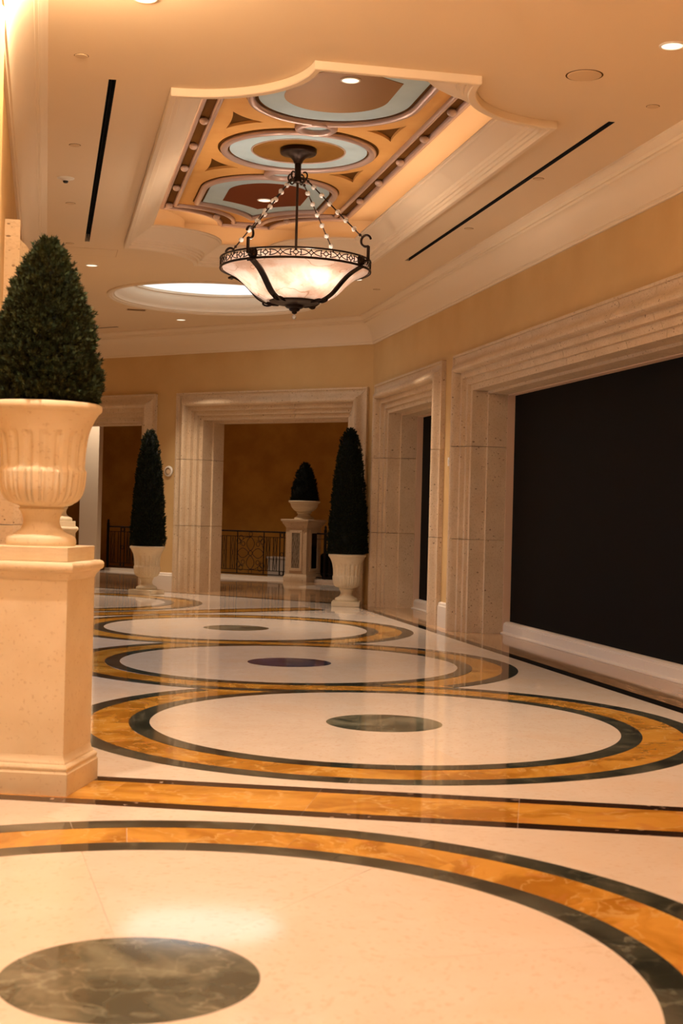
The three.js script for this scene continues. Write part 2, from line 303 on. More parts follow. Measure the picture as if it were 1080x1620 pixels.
// ------------------------------------------------------------------ walls and stone surrounds
const OUT = 0.54;
const surroundProfile = (deep, k = 0) => [[0, 0], [0, -0.065], [0.03, -0.065], [0.036, -0.044], [0.06, -0.034], [0.09, -0.036], [0.115, -0.05], [0.14, -0.08], [0.165, -0.112], [0.19, -0.132], [0.215, -0.138], [0.236, -0.128], [0.25, -0.104], [0.254, -0.075], [0.256, -0.02], [0.335, -0.02], [0.337, 0.035 + k * 0.2], [0.42, 0.035 + k * 0.2], [0.422, 0.075 + k * 0.45], [0.5, 0.075 + k * 0.45], [0.503, 0.285 + k], [0.536, 0.285 + k], [0.54, 0.29 + k], [0.54, deep], [0.22, deep], [0.22, 0]];
function wallFrame(a, b) { const dx = b[0] - a[0], dz = -(b[1] - a[1]); return { pos: three(a), turn: Math.atan2(-dz, dx), len: Math.hypot(dx, dz) }; }
function wall(name, a, b, openings = [], { thick = 0.25, mat = M.plaster, low = 0, high = CEIL + 0.02, ends = [0, 0] } = {}) {
  const f = wallFrame(a, b);
  const s = shapeOf([[-ends[0], low], [f.len + ends[1], low], [f.len + ends[1], high], [-ends[0], high]]);
  // openings reach the floor, so the outline walks round them
  const pts = [[-ends[0], low]];
  for (const o of [...openings].sort((p, q) => p.x0 - q.x0)) pts.push([o.x0 - OUT + 0.22, low], [o.x0 - OUT + 0.22, o.h + OUT - 0.22], [o.x1 + OUT - 0.22, o.h + OUT - 0.22], [o.x1 + OUT - 0.22, low]);
  pts.push([f.len + ends[1], low], [f.len + ends[1], high], [-ends[0], high]);
  const g = new THREE.ExtrudeGeometry(openings.length ? shapeOf(pts) : s, { depth: thick, bevelEnabled: false }); g.translate(0, 0, -thick);
  const m = mesh(name, g, mat); m.position.set(...f.pos); m.rotation.y = f.turn;
  struct(m);
  return f;
}
const H_IN = 3.19, COURSE = 1.243;
let trims = 0;
function surround(f, o, deep, lintels, label, first = COURSE, proud = 0) {
  const out = (d) => (d === 0 || d === deep ? d : d - proud);
  const g = structGroup('trim_' + (++trims), f.pos, f.turn); if (label) g.userData.label = label;
  const prof = surroundProfile(deep, Math.max(0, deep - 0.6)), gap = 0.0035;
  for (const side of [-1, 1]) {
    const X = side < 0 ? o.x0 : o.x1;
    for (let k = 0; k < 3; k++) {
      const up = [0.001, first, first + COURSE - (first - COURSE) * 0.5], y0 = up[k] + (k ? gap : 0);
      child('stone_block', sweep(prof, () => y0, (w) => (k < 2 ? up[k + 1] - gap : o.h + OUT - w - gap), (t, w, d) => [X + side * (OUT - w), t, -out(d)]), M.stone, g);
    }
  }
  for (let k = 0; k < lintels; k++) {
    const cut = (i) => o.x0 + (o.x1 - o.x0) * (i / lintels);
    child('lintel_block', sweep(prof, (w) => (k === 0 ? o.x0 - (OUT - w) + gap : cut(k) + gap + 0.06 * Math.sin(w * 14 + k * 2)), (w) => (k === lintels - 1 ? o.x1 + (OUT - w) - gap : cut(k + 1) - gap + 0.06 * Math.sin(w * 14 + (k + 1) * 2)), (t, w, d) => [t, o.h + OUT - w, -out(d)]), M.stone, g);
  }
  return g;
}
function infill(f, o, g, pieces, hoardLabel) {               // timber lining, black hoarding and its skirting
  for (const [x, w] of [[o.x0 - 0.009, 0.042], [o.x1 + 0.009, 0.042]]) child('lining_board', box(w, o.h - 0.012, 0.1, x, (o.h - 0.012) / 2, -0.607), M.lining, g);
  child('lining_board', box(o.x1 - o.x0 - 0.024, 0.04, 0.1, (o.x0 + o.x1) / 2, o.h + 0.008, -0.607), M.lining, g);
  const m = mesh('hoarding_panel', box(o.x1 - o.x0 + 0.1, o.h + 0.06, 0.04, 0, (o.h + 0.06) / 2, 0, 0.004), M.hoarding);
  const v = new THREE.Vector3((o.x0 + o.x1) / 2, 0.001, -0.679).applyAxisAngle(new THREE.Vector3(0, 1, 0), f.turn).add(new THREE.Vector3(...f.pos)); m.position.copy(v); m.rotation.y = f.turn;
  tag(m, hoardLabel, 'panel');
  const base = structGroup('baseboard_' + (pieces > 2 ? 'right' : 'corner'), f.pos, f.turn);
  const prof = [[0, 0], [0.135, 0], [0.135, 0.01], [0.12, 0.018], [0.095, 0.024], [0.095, 0.118], [0.088, 0.124], [0.088, 0.135], [0.075, 0.143], [0.06, 0.153], [0.035, 0.156], [0, 0.156]];
  const a = o.x0 + 0.013, b = o.x1 - 0.013;
  for (let k = 0; k < pieces; k++) child('skirting_board', sweep(prof, () => a + (b - a) * k / pieces + 0.0015, () => a + (b - a) * (k + 1) / pieces - 0.0015, (t, w, d) => [t, d + 0.001, -0.658 + w]), M.skirting, base);
}
// right wall of the middle hall: local x runs from the far corner towards the camera (x = 23.28 - s)
const SC = 23.282;
const opR = [{ x0: SC - 22.38, x1: SC - 19.36, h: H_IN }, { x0: SC - 17.75, x1: SC - 10.25, h: H_IN }];
const fR = wall('wall_right', C0, [3.34, 10.5], opR, { ends: [0.02, 0.2] });
infill(fR, opR[0], surround(fR, opR[0], 0.555, 3, 'pale pitted stone surround of the narrow opening at the right wall corner'), 2, 'narrow black hoarding panel in the stone opening beside the far corner');
infill(fR, opR[1], surround(fR, opR[1], 0.555, 9, 'pale pitted stone surround of the widest opening in the right wall'), 5, 'huge black hoarding panel filling the wide stone opening on the right');
// far wall: local x = 14 - t
const opF = [{ x0: 14 - 8.5, x1: 14 - 5.36, h: H_IN }, { x0: 14 - 3.77, x1: 14 - 0.62, h: H_IN }];
const fF = wall('wall_back', PF(14, 0), C0, opF, { thick: 0.58, ends: [0.3, 0.25] });
surround(fF, opF[0], 0.73, 3, 'pale stone surround of the left opening in the far wall');
surround(fF, opF[1], 0.73, 3, 'pale stone surround of the far opening beside the wall corner');
// left walls
const fL = wall('wall_left', P2(-0.355, 8.3), P2(-0.355, 21.5), [{ x0: 3.15, x1: 9.45, h: H_IN }], { ends: [0, 0] });
surround(fL, { x0: 3.15, x1: 9.45, h: H_IN }, 0.6, 8, 'pale stone surround on the left wall behind the near topiary', 1.4, 0.05);
{
  const w = structGroup('window_1', fL.pos, fL.turn);
  child('pane', box(6.3, H_IN, 0.006, 6.3, H_IN / 2, -0.55), M.glass, w);
  for (let i = 0; i <= 4; i++) child('mullion', box(0.07, H_IN, 0.09, 3.19 + i * 1.555, H_IN / 2, -0.55, 0.008), M.iron, w);
  for (const y of [0.06, 2.4, H_IN - 0.05]) child('transom', box(6.24, 0.08, 0.085, 6.3, y, -0.55, 0.008), M.iron, w);
}
wall('wall_left_near', hall[0], hall[1], [], { ends: [0.3, 0] });
wall('wall_left_return', hall[1], hall[2], [], { ends: [0.25, 0] });
wall('wall_left_far', hall[3], hall[4], [], { ends: [0, 0.3] });
wall('wall_left_end', hall[4], hall[5], [], { ends: [0.3, 0.3] });
wall('wall_right_near', hall[7], hall[8], [], { ends: [0.05, 0.3] });
wall('wall_behind', hall[8], hall[0], [], { ends: [0.3, 0.3] });
wall('wall_stair_back', PF(16, 7.3), PF(-3, 7.3), [], { mat: M.ochrewall, low: -2, ends: [0.3, 0.3] });
wall('wall_stair_void', PF(16, 5.62), PF(-3, 5.62), [], { mat: M.ochrewall, low: -2, high: -0.26, ends: [0.3, 0.3] });
wall('wall_stair_left', PF(16, 0.55), PF(16, 7.3), [], { mat: M.ochrewall, low: -2, ends: [0.3, 0] });
wall('wall_stair_right', PF(-3, 7.3), PF(-3, 0.0), [], { mat: M.ochrewall, low: -2, ends: [0, 0.3] });
wall('wall_stair_front', PF(-3, 0.35), PF(-0.05, 0.35), [], { mat: M.ochrewall, ends: [0.3, 0.3] }).len;
wall('wall_stair_front_left', PF(14.2, 0.5), PF(16, 0.5), [], { mat: M.ochrewall });
{ // pale pilaster seen through the left opening
  const g = new THREE.BoxGeometry(0.6, 4.92, 0.14); g.translate(0, 2.465, 0);
  const m = mesh('wall_pilaster', g, M.crown); m.position.set(...three(PF(11.27, 5.1))); m.rotation.y = fF.turn; struct(m);
}
// skirtings between the openings
function skirt(name, f, x0, x1) {
  const g = structGroup(name, f.pos, f.turn);
  child('skirting_block', sweep([[0, 0], [0.045, 0], [0.045, 0.29], [0.036, 0.3], [0.03, 0.33], [0.015, 0.345], [0, 0.345]], () => x0, () => x1, (t, w, d) => [t, d, w]), M.skirting, g);
}
skirt('baseboard_back', fF, 14 - 4.82 + 0.002, 14 - 4.31 - 0.002);
skirt('baseboard_gap', fR, opR[0].x1 + OUT + 0.002, opR[1].x0 - OUT - 0.002);
skirt('baseboard_left', fL, 9.45 + OUT + 0.01, 13.15);
skirt('baseboard_left_near', fL, 0.01, 3.15 - OUT - 0.01);
// crown along every hall wall
{
  const prof = [[0, 4.465], [0.025, 4.465], [0.032, 4.48], [0.028, 4.5], [0.045, 4.507], [0.05, 4.53], [0.06, 4.6], [0.085, 4.68], [0.125, 4.745], [0.175, 4.79], [0.2, 4.8], [0.203, 4.825], [0.225, 4.83], [0.228, 4.862], [0.24, 4.868], [0.255, 4.885], [0.285, 4.9], [0.29, 4.905], [0.29, CEIL + 0.001], [0, CEIL + 0.001]];
  const crown = structGroup('trim_' + (++trims)); crown.userData.label = 'cream crown moulding under the ceiling';
  const lines = prof.map((q) => inward(hall, q[0]));
  for (let j = 0; j < hall.length; j++) {
    const k = (j + 1) % hall.length, pos = [], uv = [], n = prof.length;
    for (let i = 0; i < n; i++) {
      const e = (i + 1) % n, P = [[lines[i][j], prof[i][1]], [lines[i][k], prof[i][1]], [lines[e][k], prof[e][1]], [lines[e][j], prof[e][1]]];
      for (const c of [0, 1, 2, 0, 2, 3]) { pos.push(P[c][0][0], P[c][1], -P[c][0][1]); uv.push(P[c][0][0], P[c][1]); }
    }
    child('crown_length', fromTris(pos, uv, 0.5), M.crown, crown);
  }
}

// ------------------------------------------------------------------ ceiling with its openings
const TRAY = [2.54, 14.62];
function coffer(hw, hl, r, N = 18) {
  const p = [], q = (a, sx, sz) => p.push([sx * (hw - r * Math.sin(a)), sz * (hl - r * Math.cos(a))]), h = Math.PI / 2;
  for (let i = 0; i <= N; i++) q(h * i / N, 1, 1); for (let i = N; i >= 0; i--) q(h * i / N, -1, 1);
  for (let i = 0; i <= N; i++) q(h * i / N, -1, -1); for (let i = N; i >= 0; i--) q(h * i / N, 1, -1);
  return p;
}
const inHall = (n, s) => P2(TRAY[0] + n, TRAY[1] + s);
const SKY = P2(2.58, 22.2);
{
  const s = shapeOf(footprint(7.65));
  s.holes.push(pathOf(coffer(1.64, 4.385, 0.985).map((q) => inHall(...q))));
  const c = new THREE.Path(); c.absarc(SKY[0], SKY[1], 1.66, 0, 2 * Math.PI, true); s.holes.push(c);
  for (const [n0, n1, a, b] of [[0.405, 0.465, 11.15, 18.05], [4.59, 4.65, 11.1, 17.95]]) s.holes.push(pathOf([P2(n0, a), P2(n1, a), P2(n1, b), P2(n0, b)]));
  const g = flat(s, CEIL + 0.1, 0.1, 64);
  struct(mesh('ceiling', g, M.ceiling));
}
const T3 = [...three(P2(...TRAY))];
for (const [n, s0, s1, w] of [[0.435, 11.15, 18.05, 'left'], [4.62, 11.1, 17.95, 'right']]) {
  const t = thing('air_slot', w === 'left' ? 'long black air slot in the ceiling left of the coffer' : 'long black air slot in the ceiling right of the coffer', 'vent', three(P2(n, (s0 + s1) / 2), CEIL), A2);
  child('duct', loft([square(0.045, (s1 - s0) / 2 + 0.03), square(0.045, (s1 - s0) / 2 + 0.03)], [0.101, 0.3], { caps: true }), M.slot, t);
  for (const x of [-0.0275, 0.0275]) child('edge_bar', box(0.004, 0.1, s1 - s0 - 0.002, x, 0.05, 0), M.slot, t);
  child('blade', box(0.006, 0.05, s1 - s0 - 0.004, 0, 0.07, 0), M.slot, t);
}
{ // coffer moulding
  const g = structGroup('trim_' + (++trims), T3, A2); g.userData.label = 'cream scalloped coffer moulding round the painted ceiling panel';
  const lv = [[1.638, CEIL - 0.0], [1.638, 4.872], [1.632, 4.866], [1.592, 4.866], [1.585, 4.872], [1.58, 4.9], [1.562, 4.905], [1.555, 4.928], [1.535, 4.933], [1.53, 4.955], [1.515, 4.962], [1.505, 4.985], [1.475, 5.0], [1.43, 5.028], [1.39, 5.06], [1.358, 5.088], [1.325, 5.1], [1.318, 5.115], [1.3, 5.12], [1.3, 5.135], [1.34, 5.14], [1.36, 5.1], [1.78, 5.1], [1.78, 5.034], [1.638, 5.034]];
  child('coffer_moulding', loft(lv.map((q) => coffer(q[0], 4.33 + q[0] - 1.585, 0.985)), lv.map((q) => q[1]), { ring: true, crease: 0.45 }), M.crown, g);
  const w = [[1.76, 5.1], [1.76, 5.47], [1.8, 5.47], [1.8, 5.1]];
  child('cove_wall', loft(w.map((q) => coffer(q[0], 4.33 + q[0] - 1.585, 0.985)), w.map((q) => q[1]), { ring: true }), M.ceiling, g);
  child('cove_ceiling', box(3.7, 0.06, 9.2, 0, 5.5, 0), M.ceiling, g);
}
{ // hidden cove lamps on the ledge
  const t = thing('cove_lamp', 'hidden amber light strip along the coffer ledge', 'lamp', three(P2(...TRAY), 5.103), A2);
  const run = (x0, z0, x1, z1) => {
    const L = Math.hypot(x1 - x0, z1 - z0), a = Math.atan2(-(z1 - z0), x1 - x0), cx = (x0 + x1) / 2, cz = (z0 + z1) / 2;
    const g = box(L, 0.02, 0.03, 0, 0.01, 0); g.rotateY(a); g.translate(cx, 0, cz); child('light_strip', g, M.ledstrip, t);
    const l = new THREE.RectAreaLight(COVE, LIGHT.cove, L, 0.05); l.position.set(cx, 0.026, cz);
    l.rotation.set(Math.PI / 2, 0, 0); l.rotation.z = -a; l.name = 'cove_light'; t.add(l);
  };
  for (const s of [-1, 1]) { run(s * 1.46, -3.15, s * 1.46, 3.15); run(-0.45, s * 4.2, 0.45, s * 4.2); }
  for (const sx of [-1, 1]) for (const sz of [-1, 1]) {
    const cx = sx * 1.46, cz = sz * 4.205, r = 0.985, q = (a) => [cx - sx * r * Math.sin(a), cz - sz * r * Math.cos(a)];
    for (let i = 0; i < 3; i++) { const a = q(i * Math.PI / 6 + 0.03), b = q((i + 1) * Math.PI / 6 - 0.03); run(...a, ...b); }
  }
}
{ // round skylight
  const g = structGroup('trim_' + (++trims), three(SKY)); g.userData.label = 'round cream moulding of the ceiling skylight';
  const pr = [[1.72, CEIL + 0.0005], [1.72, 4.905], [1.7, 4.895], [1.675, 4.895], [1.665, 4.905], [1.64, 4.91], [1.62, 4.93], [1.6, 4.935], [1.585, 4.965], [1.56, 4.99], [1.52, 5.03], [1.48, 5.085], [1.455, 5.14], [1.45, 5.17], [1.42, 5.175], [1.41, 5.2], [1.41, 5.27], [1.66, 5.27], [1.658, CEIL + 0.0005]];
  child('skylight_moulding', toCreasedNormals(lathe(pr, 96), 0.5), M.crown, g);
  const sk = structGroup('window_2', three(SKY)); sk.userData.label = 'bright round skylight';
  child('pane', (() => { const q = new THREE.CylinderGeometry(1.43, 1.43, 0.02, 96); q.translate(0, 5.222, 0); return q; })(), M.skydisc, sk);
  const l = new THREE.RectAreaLight(COOL, LIGHT.sky, 2.3, 2.3); l.position.set(SKY[0], 5.2, -SKY[1]); l.rotation.x = -Math.PI / 2; l.name = 'skylight_light'; scene.add(l);
}

// ------------------------------------------------------------------ painted panel in the coffer
{
  const t = thing('ceiling_panel', 'painted ochre ceiling panel with blue rings and brown medallions inside the coffer', 'ceiling panel', three(P2(...TRAY), 5.47), A2);
  t.position.x = three(P2(2.555, 14.7))[0]; t.position.z = three(P2(2.555, 14.7))[2];
  const HL = 4.03, HW = 1.17, RC = 0.85;
  const down = (shape, top, depth, seg = 48) => { const g = new THREE.ExtrudeGeometry(shape, { depth, bevelEnabled: false, curveSegments: seg }); g.rotateX(Math.PI / 2); g.translate(0, top, 0); return g; };
  const tri = (sx, sz) => {
    const s = new THREE.Path(), q = (x, z) => [sx * x, sz * z];
    s.moveTo(...q(0.52, 0.955)); s.quadraticCurveTo(...q(0.72, 0.87), ...q(0.86, 0.62)); s.quadraticCurveTo(...q(0.825, 0.95), ...q(0.87, 1.24)); s.quadraticCurveTo(...q(0.74, 1.03), ...q(0.52, 0.955)); return s;
  };
  const back = shapeOf(coffer(HW, HL, RC)), field = shapeOf(coffer(HW - 0.002, HL - 0.002, RC));
  child('backing', down(back, -0.005, 0.01), M.umberPaint, t);
  for (const sx of [-1, 1]) for (const sz of [-1, 1]) field.holes.push(tri(sx, sz));
  child('field', down(field, -0.015, 0.03, 16), M.field, t);
  const Y = -0.045;
  const ring2 = (o, i) => { const s = shapeOf(o); s.holes.push(pathOf(i)); return s; };
  const inset = (k) => coffer(HW - k, HL - k, RC);
  child('border_channel', down(ring2(inset(-0.03), inset(0.125)), Y, 0.008), M.umberPaint, t);
  const railGeo = (pts, r, closed = true, y = Y - 0.012) => new THREE.TubeGeometry(new Poly(pts.map((q) => new THREE.Vector3(q[0], y, q[1])), closed), closed ? 320 : 120, r, 8, closed);
  child('border_rail', railGeo(inset(-0.03), 0.036), M.rail, t); child('border_rail', railGeo(inset(0.13), 0.03), M.rail, t);
  for (const sx of [-1, 1]) {
    for (const z of [-2.95, -1.97, -0.985, 0, 0.985, 1.97, 2.95]) { const g = new THREE.SphereGeometry(0.046, 20, 14); g.scale(1, 0.8, 1); g.translate(sx * 1.122, Y - 0.045, z); child('boss', g, M.boss, t); }
    for (const sz of [-1, 1]) { const a = Math.PI / 4 + 0.1, g = new THREE.SphereGeometry(0.046, 20, 14); g.scale(1, 0.8, 1); g.translate(sx * (1.122 - RC * Math.sin(a)), Y - 0.045, sz * (3.98 - RC * Math.cos(a))); child('boss', g, M.boss, t); }
  }
  const disc = (r) => { const s = new THREE.Shape(); s.absarc(0, 0, r, 0, 2 * Math.PI); return s; };
  const ann = (r0, r1) => { const s = disc(r1), h = new THREE.Path(); h.absarc(0, 0, r0, 0, 2 * Math.PI, true); s.holes.push(h); return s; };
  child('groove', down(ann(0.73, 0.86), Y, 0.006, 64), M.umberPaint, t);
  child('blue_band', down(ann(0.5, 0.735), Y, 0.012, 64), M.blue, t);
  child('medallion', down(disc(0.5), Y, 0.008, 64), M.gilt, t);
  { const g = new THREE.TorusGeometry(0.795, 0.042, 10, 96); g.rotateX(Math.PI / 2); g.scale(1, 0.8, 1); g.translate(0, Y - 0.02, 0); child('ring_moulding', g, M.rail, t); }
  { const g = new THREE.TorusGeometry(0.5, 0.01, 6, 80); g.rotateX(Math.PI / 2); g.translate(0, Y - 0.012, 0); child('bead', g, M.boss, t); }
  const dShape = (a, c, R, sz) => {
    const p = []; for (let i = 0; i <= 40; i++) { const q = Math.PI * i / 40; p.push([a * Math.cos(q), sz * (c - a * Math.sin(q))]); }
    for (let i = 0; i <= 16; i++) { const x = -a + a * i / 16, d = Math.sqrt(R * R - (x + 1.17) ** 2); p.push([x, sz * (HL - d)]); }
    for (let i = 1; i <= 16; i++) { const x = a * i / 16, d = Math.sqrt(R * R - (1.17 - x) ** 2); p.push([x, sz * (HL - d)]); }
    return p;
  };
  for (const sz of [-1, 1]) {
    const m = dShape(0.79, 1.96, 1.29, sz), b = dShape(0.72, 1.96, 1.345, sz), n = dShape(0.49, 2.02, 1.59, sz);
    child('groove', down(shapeOf(dShape(0.84, 1.96, 1.255, sz)), Y, 0.006), M.umberPaint, t);
    child('blue_band', down(shapeOf(b), Y, 0.012), M.blue, t);
    child('medallion', down(shapeOf(n), Y, 0.016), sz < 0 ? M.russet : M.gilt, t);
    child('ring_moulding', railGeo(m, 0.04, true, Y - 0.02), M.rail, t);
    const g = new THREE.TorusGeometry(0.175, 0.042, 10, 48); g.rotateX(Math.PI / 2); g.translate(0, Y - 0.025, sz * 1.0); child('link_ring', g, M.rail, t);
    const d = disc(0.17), q = down(d, Y, 0.014); q.translate(0, 0, sz * 1.0); child('link_disc', q, M.blue, t);
  }
}

// ------------------------------------------------------------------ downlights and small ceiling fittings
function downlight(n, s, y, label, world, power = LIGHT.down, r = 0.075, spread = 50) {
  const p = world ?? P2(n, s), t = thing('downlight', label, 'downlight', three(p, y));
  child('trim_ring', lathe([[r * 1.22, 0], [r * 1.2, -0.006], [r * 1.05, -0.009], [r, -0.006], [r, 0]], 40), M.white, t);
  const g = new THREE.CylinderGeometry(r, r, 0.004, 36); g.translate(0, -0.0025, 0); child('lens', g, M.lens, t);
  const l = new THREE.SpotLight(WARM, power, 0, spread * D2R, 0.95, 2); l.position.set(0, -0.02, 0); l.target.position.set(0, -1, 0); l.castShadow = true; l.shadow.radius = 3; l.name = 'downlight_beam'; t.add(l, l.target);
  return t;
}
downlight(4.27, 9.2, CEIL, 'round ceiling downlight at the upper right, right of the coffer');
downlight(0.56, 9.3, CEIL, 'round ceiling downlight at the top edge above the near topiary');
downlight(0.55, 19.78, CEIL, 'round ceiling downlight above the near topiary tip, left of the skylight', undefined, LIGHT.far);
downlight(4.31, 19.62, CEIL, 'round ceiling downlight just right of the hanging bowl', undefined, LIGHT.far, 0.075, 42);
downlight(2.28, 24.9, CEIL, 'small downlight between the skylight and the far crown moulding', undefined, LIGHT.far, 0.075, 40);
downlight(0, 0, 5.405, 'downlight in the near medallion of the painted panel', inHall(0.02, -2.5), LIGHT.panel);
downlight(0, 0, 5.405, 'downlight in the far medallion of the painted panel', inHall(0.02, 2.47), LIGHT.panel);
const a1 = 10 * D2R, P1 = (v, u) => [ringA[0] + Math.sin(a1) * u + Math.cos(a1) * v, ringA[1] + Math.cos(a1) * u - Math.sin(a1) * v];
for (const [v, u] of [[-1.42, 1.79], [-0.5, 0.4], [1.2, -0.6], [-1.87, -2.6], [1.87, -3.2], [-1.87, -8], [1.87, -8]]) downlight(0, 0, CEIL, 'round ceiling downlight in the near hall', P1(v, u), LIGHT.near * (v === -1.42 ? 1.45 : 0.8)).userData.group = 'downlights of the near hall';
for (const t of [6.5, 11]) downlight(0, 0, CEIL, 'round ceiling downlight in the far corridor', PF(t, -2.6), LIGHT.far * 0.7).userData.group = 'downlights of the far corridor';
for (const [t, m] of [[11.05, 4.35], [8.2, 3.9], [5.6, 3.9], [1.5, 3.2]]) downlight(0, 0, CEIL, 'round ceiling downlight in the stair hall', PF(t, m), LIGHT.stair * (t > 10 ? 1.3 : 1)).userData.group = 'downlights of the stair hall';
function cover(n, s, r, label) {
  const t = thing('sprinkler_cover', label, 'ceiling disc', three(P2(n, s), CEIL));
  child('plate', lathe([[0.0001, -0.007], [r * 0.93, -0.007], [r, -0.004], [r, -0.001]], 36), M.disc, t);
  child('shadow_gap', lathe([[r * 0.9, -0.0003], [r * 1.06, -0.0016], [r * 1.1, -0.0003]], 36), M.umberPaint, t);
}
cover(0.18, 10.63, 0.05, 'small round sprinkler cover nearest the top left crown'); cover(0.185, 13.27, 0.05, 'small round sprinkler cover left of the middle of the left air slot'); cover(0.19, 15.83, 0.05, 'small round sprinkler cover below the white camera dome'); cover(0.22, 18.24, 0.05, 'small round sprinkler cover at the far end of the left air slot');
cover(4.72, 13.17, 0.05, 'small round sprinkler cover beside the middle of the right air slot'); cover(4.78, 15.7, 0.05, 'small round sprinkler cover near the far end of the right air slot'); cover(4.79, 20.4, 0.05, 'small round sprinkler cover close to the far right crown corner'); cover(4.76, 10.59, 0.05, 'small round sprinkler cover below the upper right downlight');
cover(3.93, 10.0, 0.13, 'larger round speaker cover between the coffer and the right downlight');
{
  const t = thing('camera_dome', 'small white ceiling camera dome left of the left air slot', 'camera', three(P2(0.12, 14.63), CEIL));
  child('mount', lathe([[0.0001, -0.03], [0.03, -0.03], [0.05, -0.012], [0.085, -0.008], [0.09, 0]], 32), M.white, t);
  child('lens_ring', lathe([[0.0001, -0.052], [0.02, -0.05], [0.027, -0.04], [0.027, -0.028]], 20), M.rubber, t);
}
{
  const a = three(P2(0.43, 18.75), CEIL), t = thing('access_panel', 'flush rectangular access panel beyond the left air slot', 'hatch', a, A2);
  child('frame', (() => { const s = shapeOf(square(0.42, 0.27)); s.holes.push(pathOf(square(0.408, 0.258))); const g = new THREE.ExtrudeGeometry(s, { depth: 0.002, bevelEnabled: false }); g.rotateX(Math.PI / 2); return g; })(), M.disc, t);
  child('door', box(0.8, 0.004, 0.5, 0, -0.002, 0), M.ceiling, t);
}
{
  const t = thing('return_grille', 'thin dark air slot near the far left crown', 'vent', three(P2(0.85, 26.7), CEIL), -33 * D2R);
  child('grille', box(1.1, 0.006, 0.05, 0, -0.003, 0), M.slot, t); child('frame', box(1.14, 0.003, 0.09, 0, -0.0015, 0), M.ceiling, t);
}
{
  const t = thing('supply_grille', 'small flush square ceiling vent left of the far downlight', 'vent', three(P2(1.43, 23.95), CEIL), A2);
  child('frame', box(0.34, 0.004, 0.2, 0, -0.002, 0), M.disc, t); for (let i = 0; i < 4; i++) child('louvre', box(0.3, 0.006, 0.012, 0, -0.004, -0.066 + i * 0.044), M.umberPaint, t);
}
{ // globe lamp close to the left crown, above the picture
  const t = thing('globe_lamp', 'semi-flush opal globe lamp on the ceiling by the left crown', 'ceiling lamp', three(P2(0.12, 8.5), CEIL));
  child('canopy', lathe([[0.0001, -0.03], [0.04, -0.028], [0.07, -0.012], [0.075, -0.0005]], 32), M.bronze, t);
  child('stem', rod([0, -0.028, 0], [0, -0.1, 0], 0.01), M.bronze, t);
  const g = new THREE.SphereGeometry(0.07, 24, 16); g.translate(0, -0.165, 0); child('globe', g, M.bulb, t);
  const l = new THREE.PointLight(new THREE.Color().setRGB(1, 0.76, 0.5), LIGHT.globe, 0, 2); l.position.set(0, -0.165, 0); l.castShadow = true; l.shadow.radius = 3; l.name = 'globe_light'; t.add(l);
}

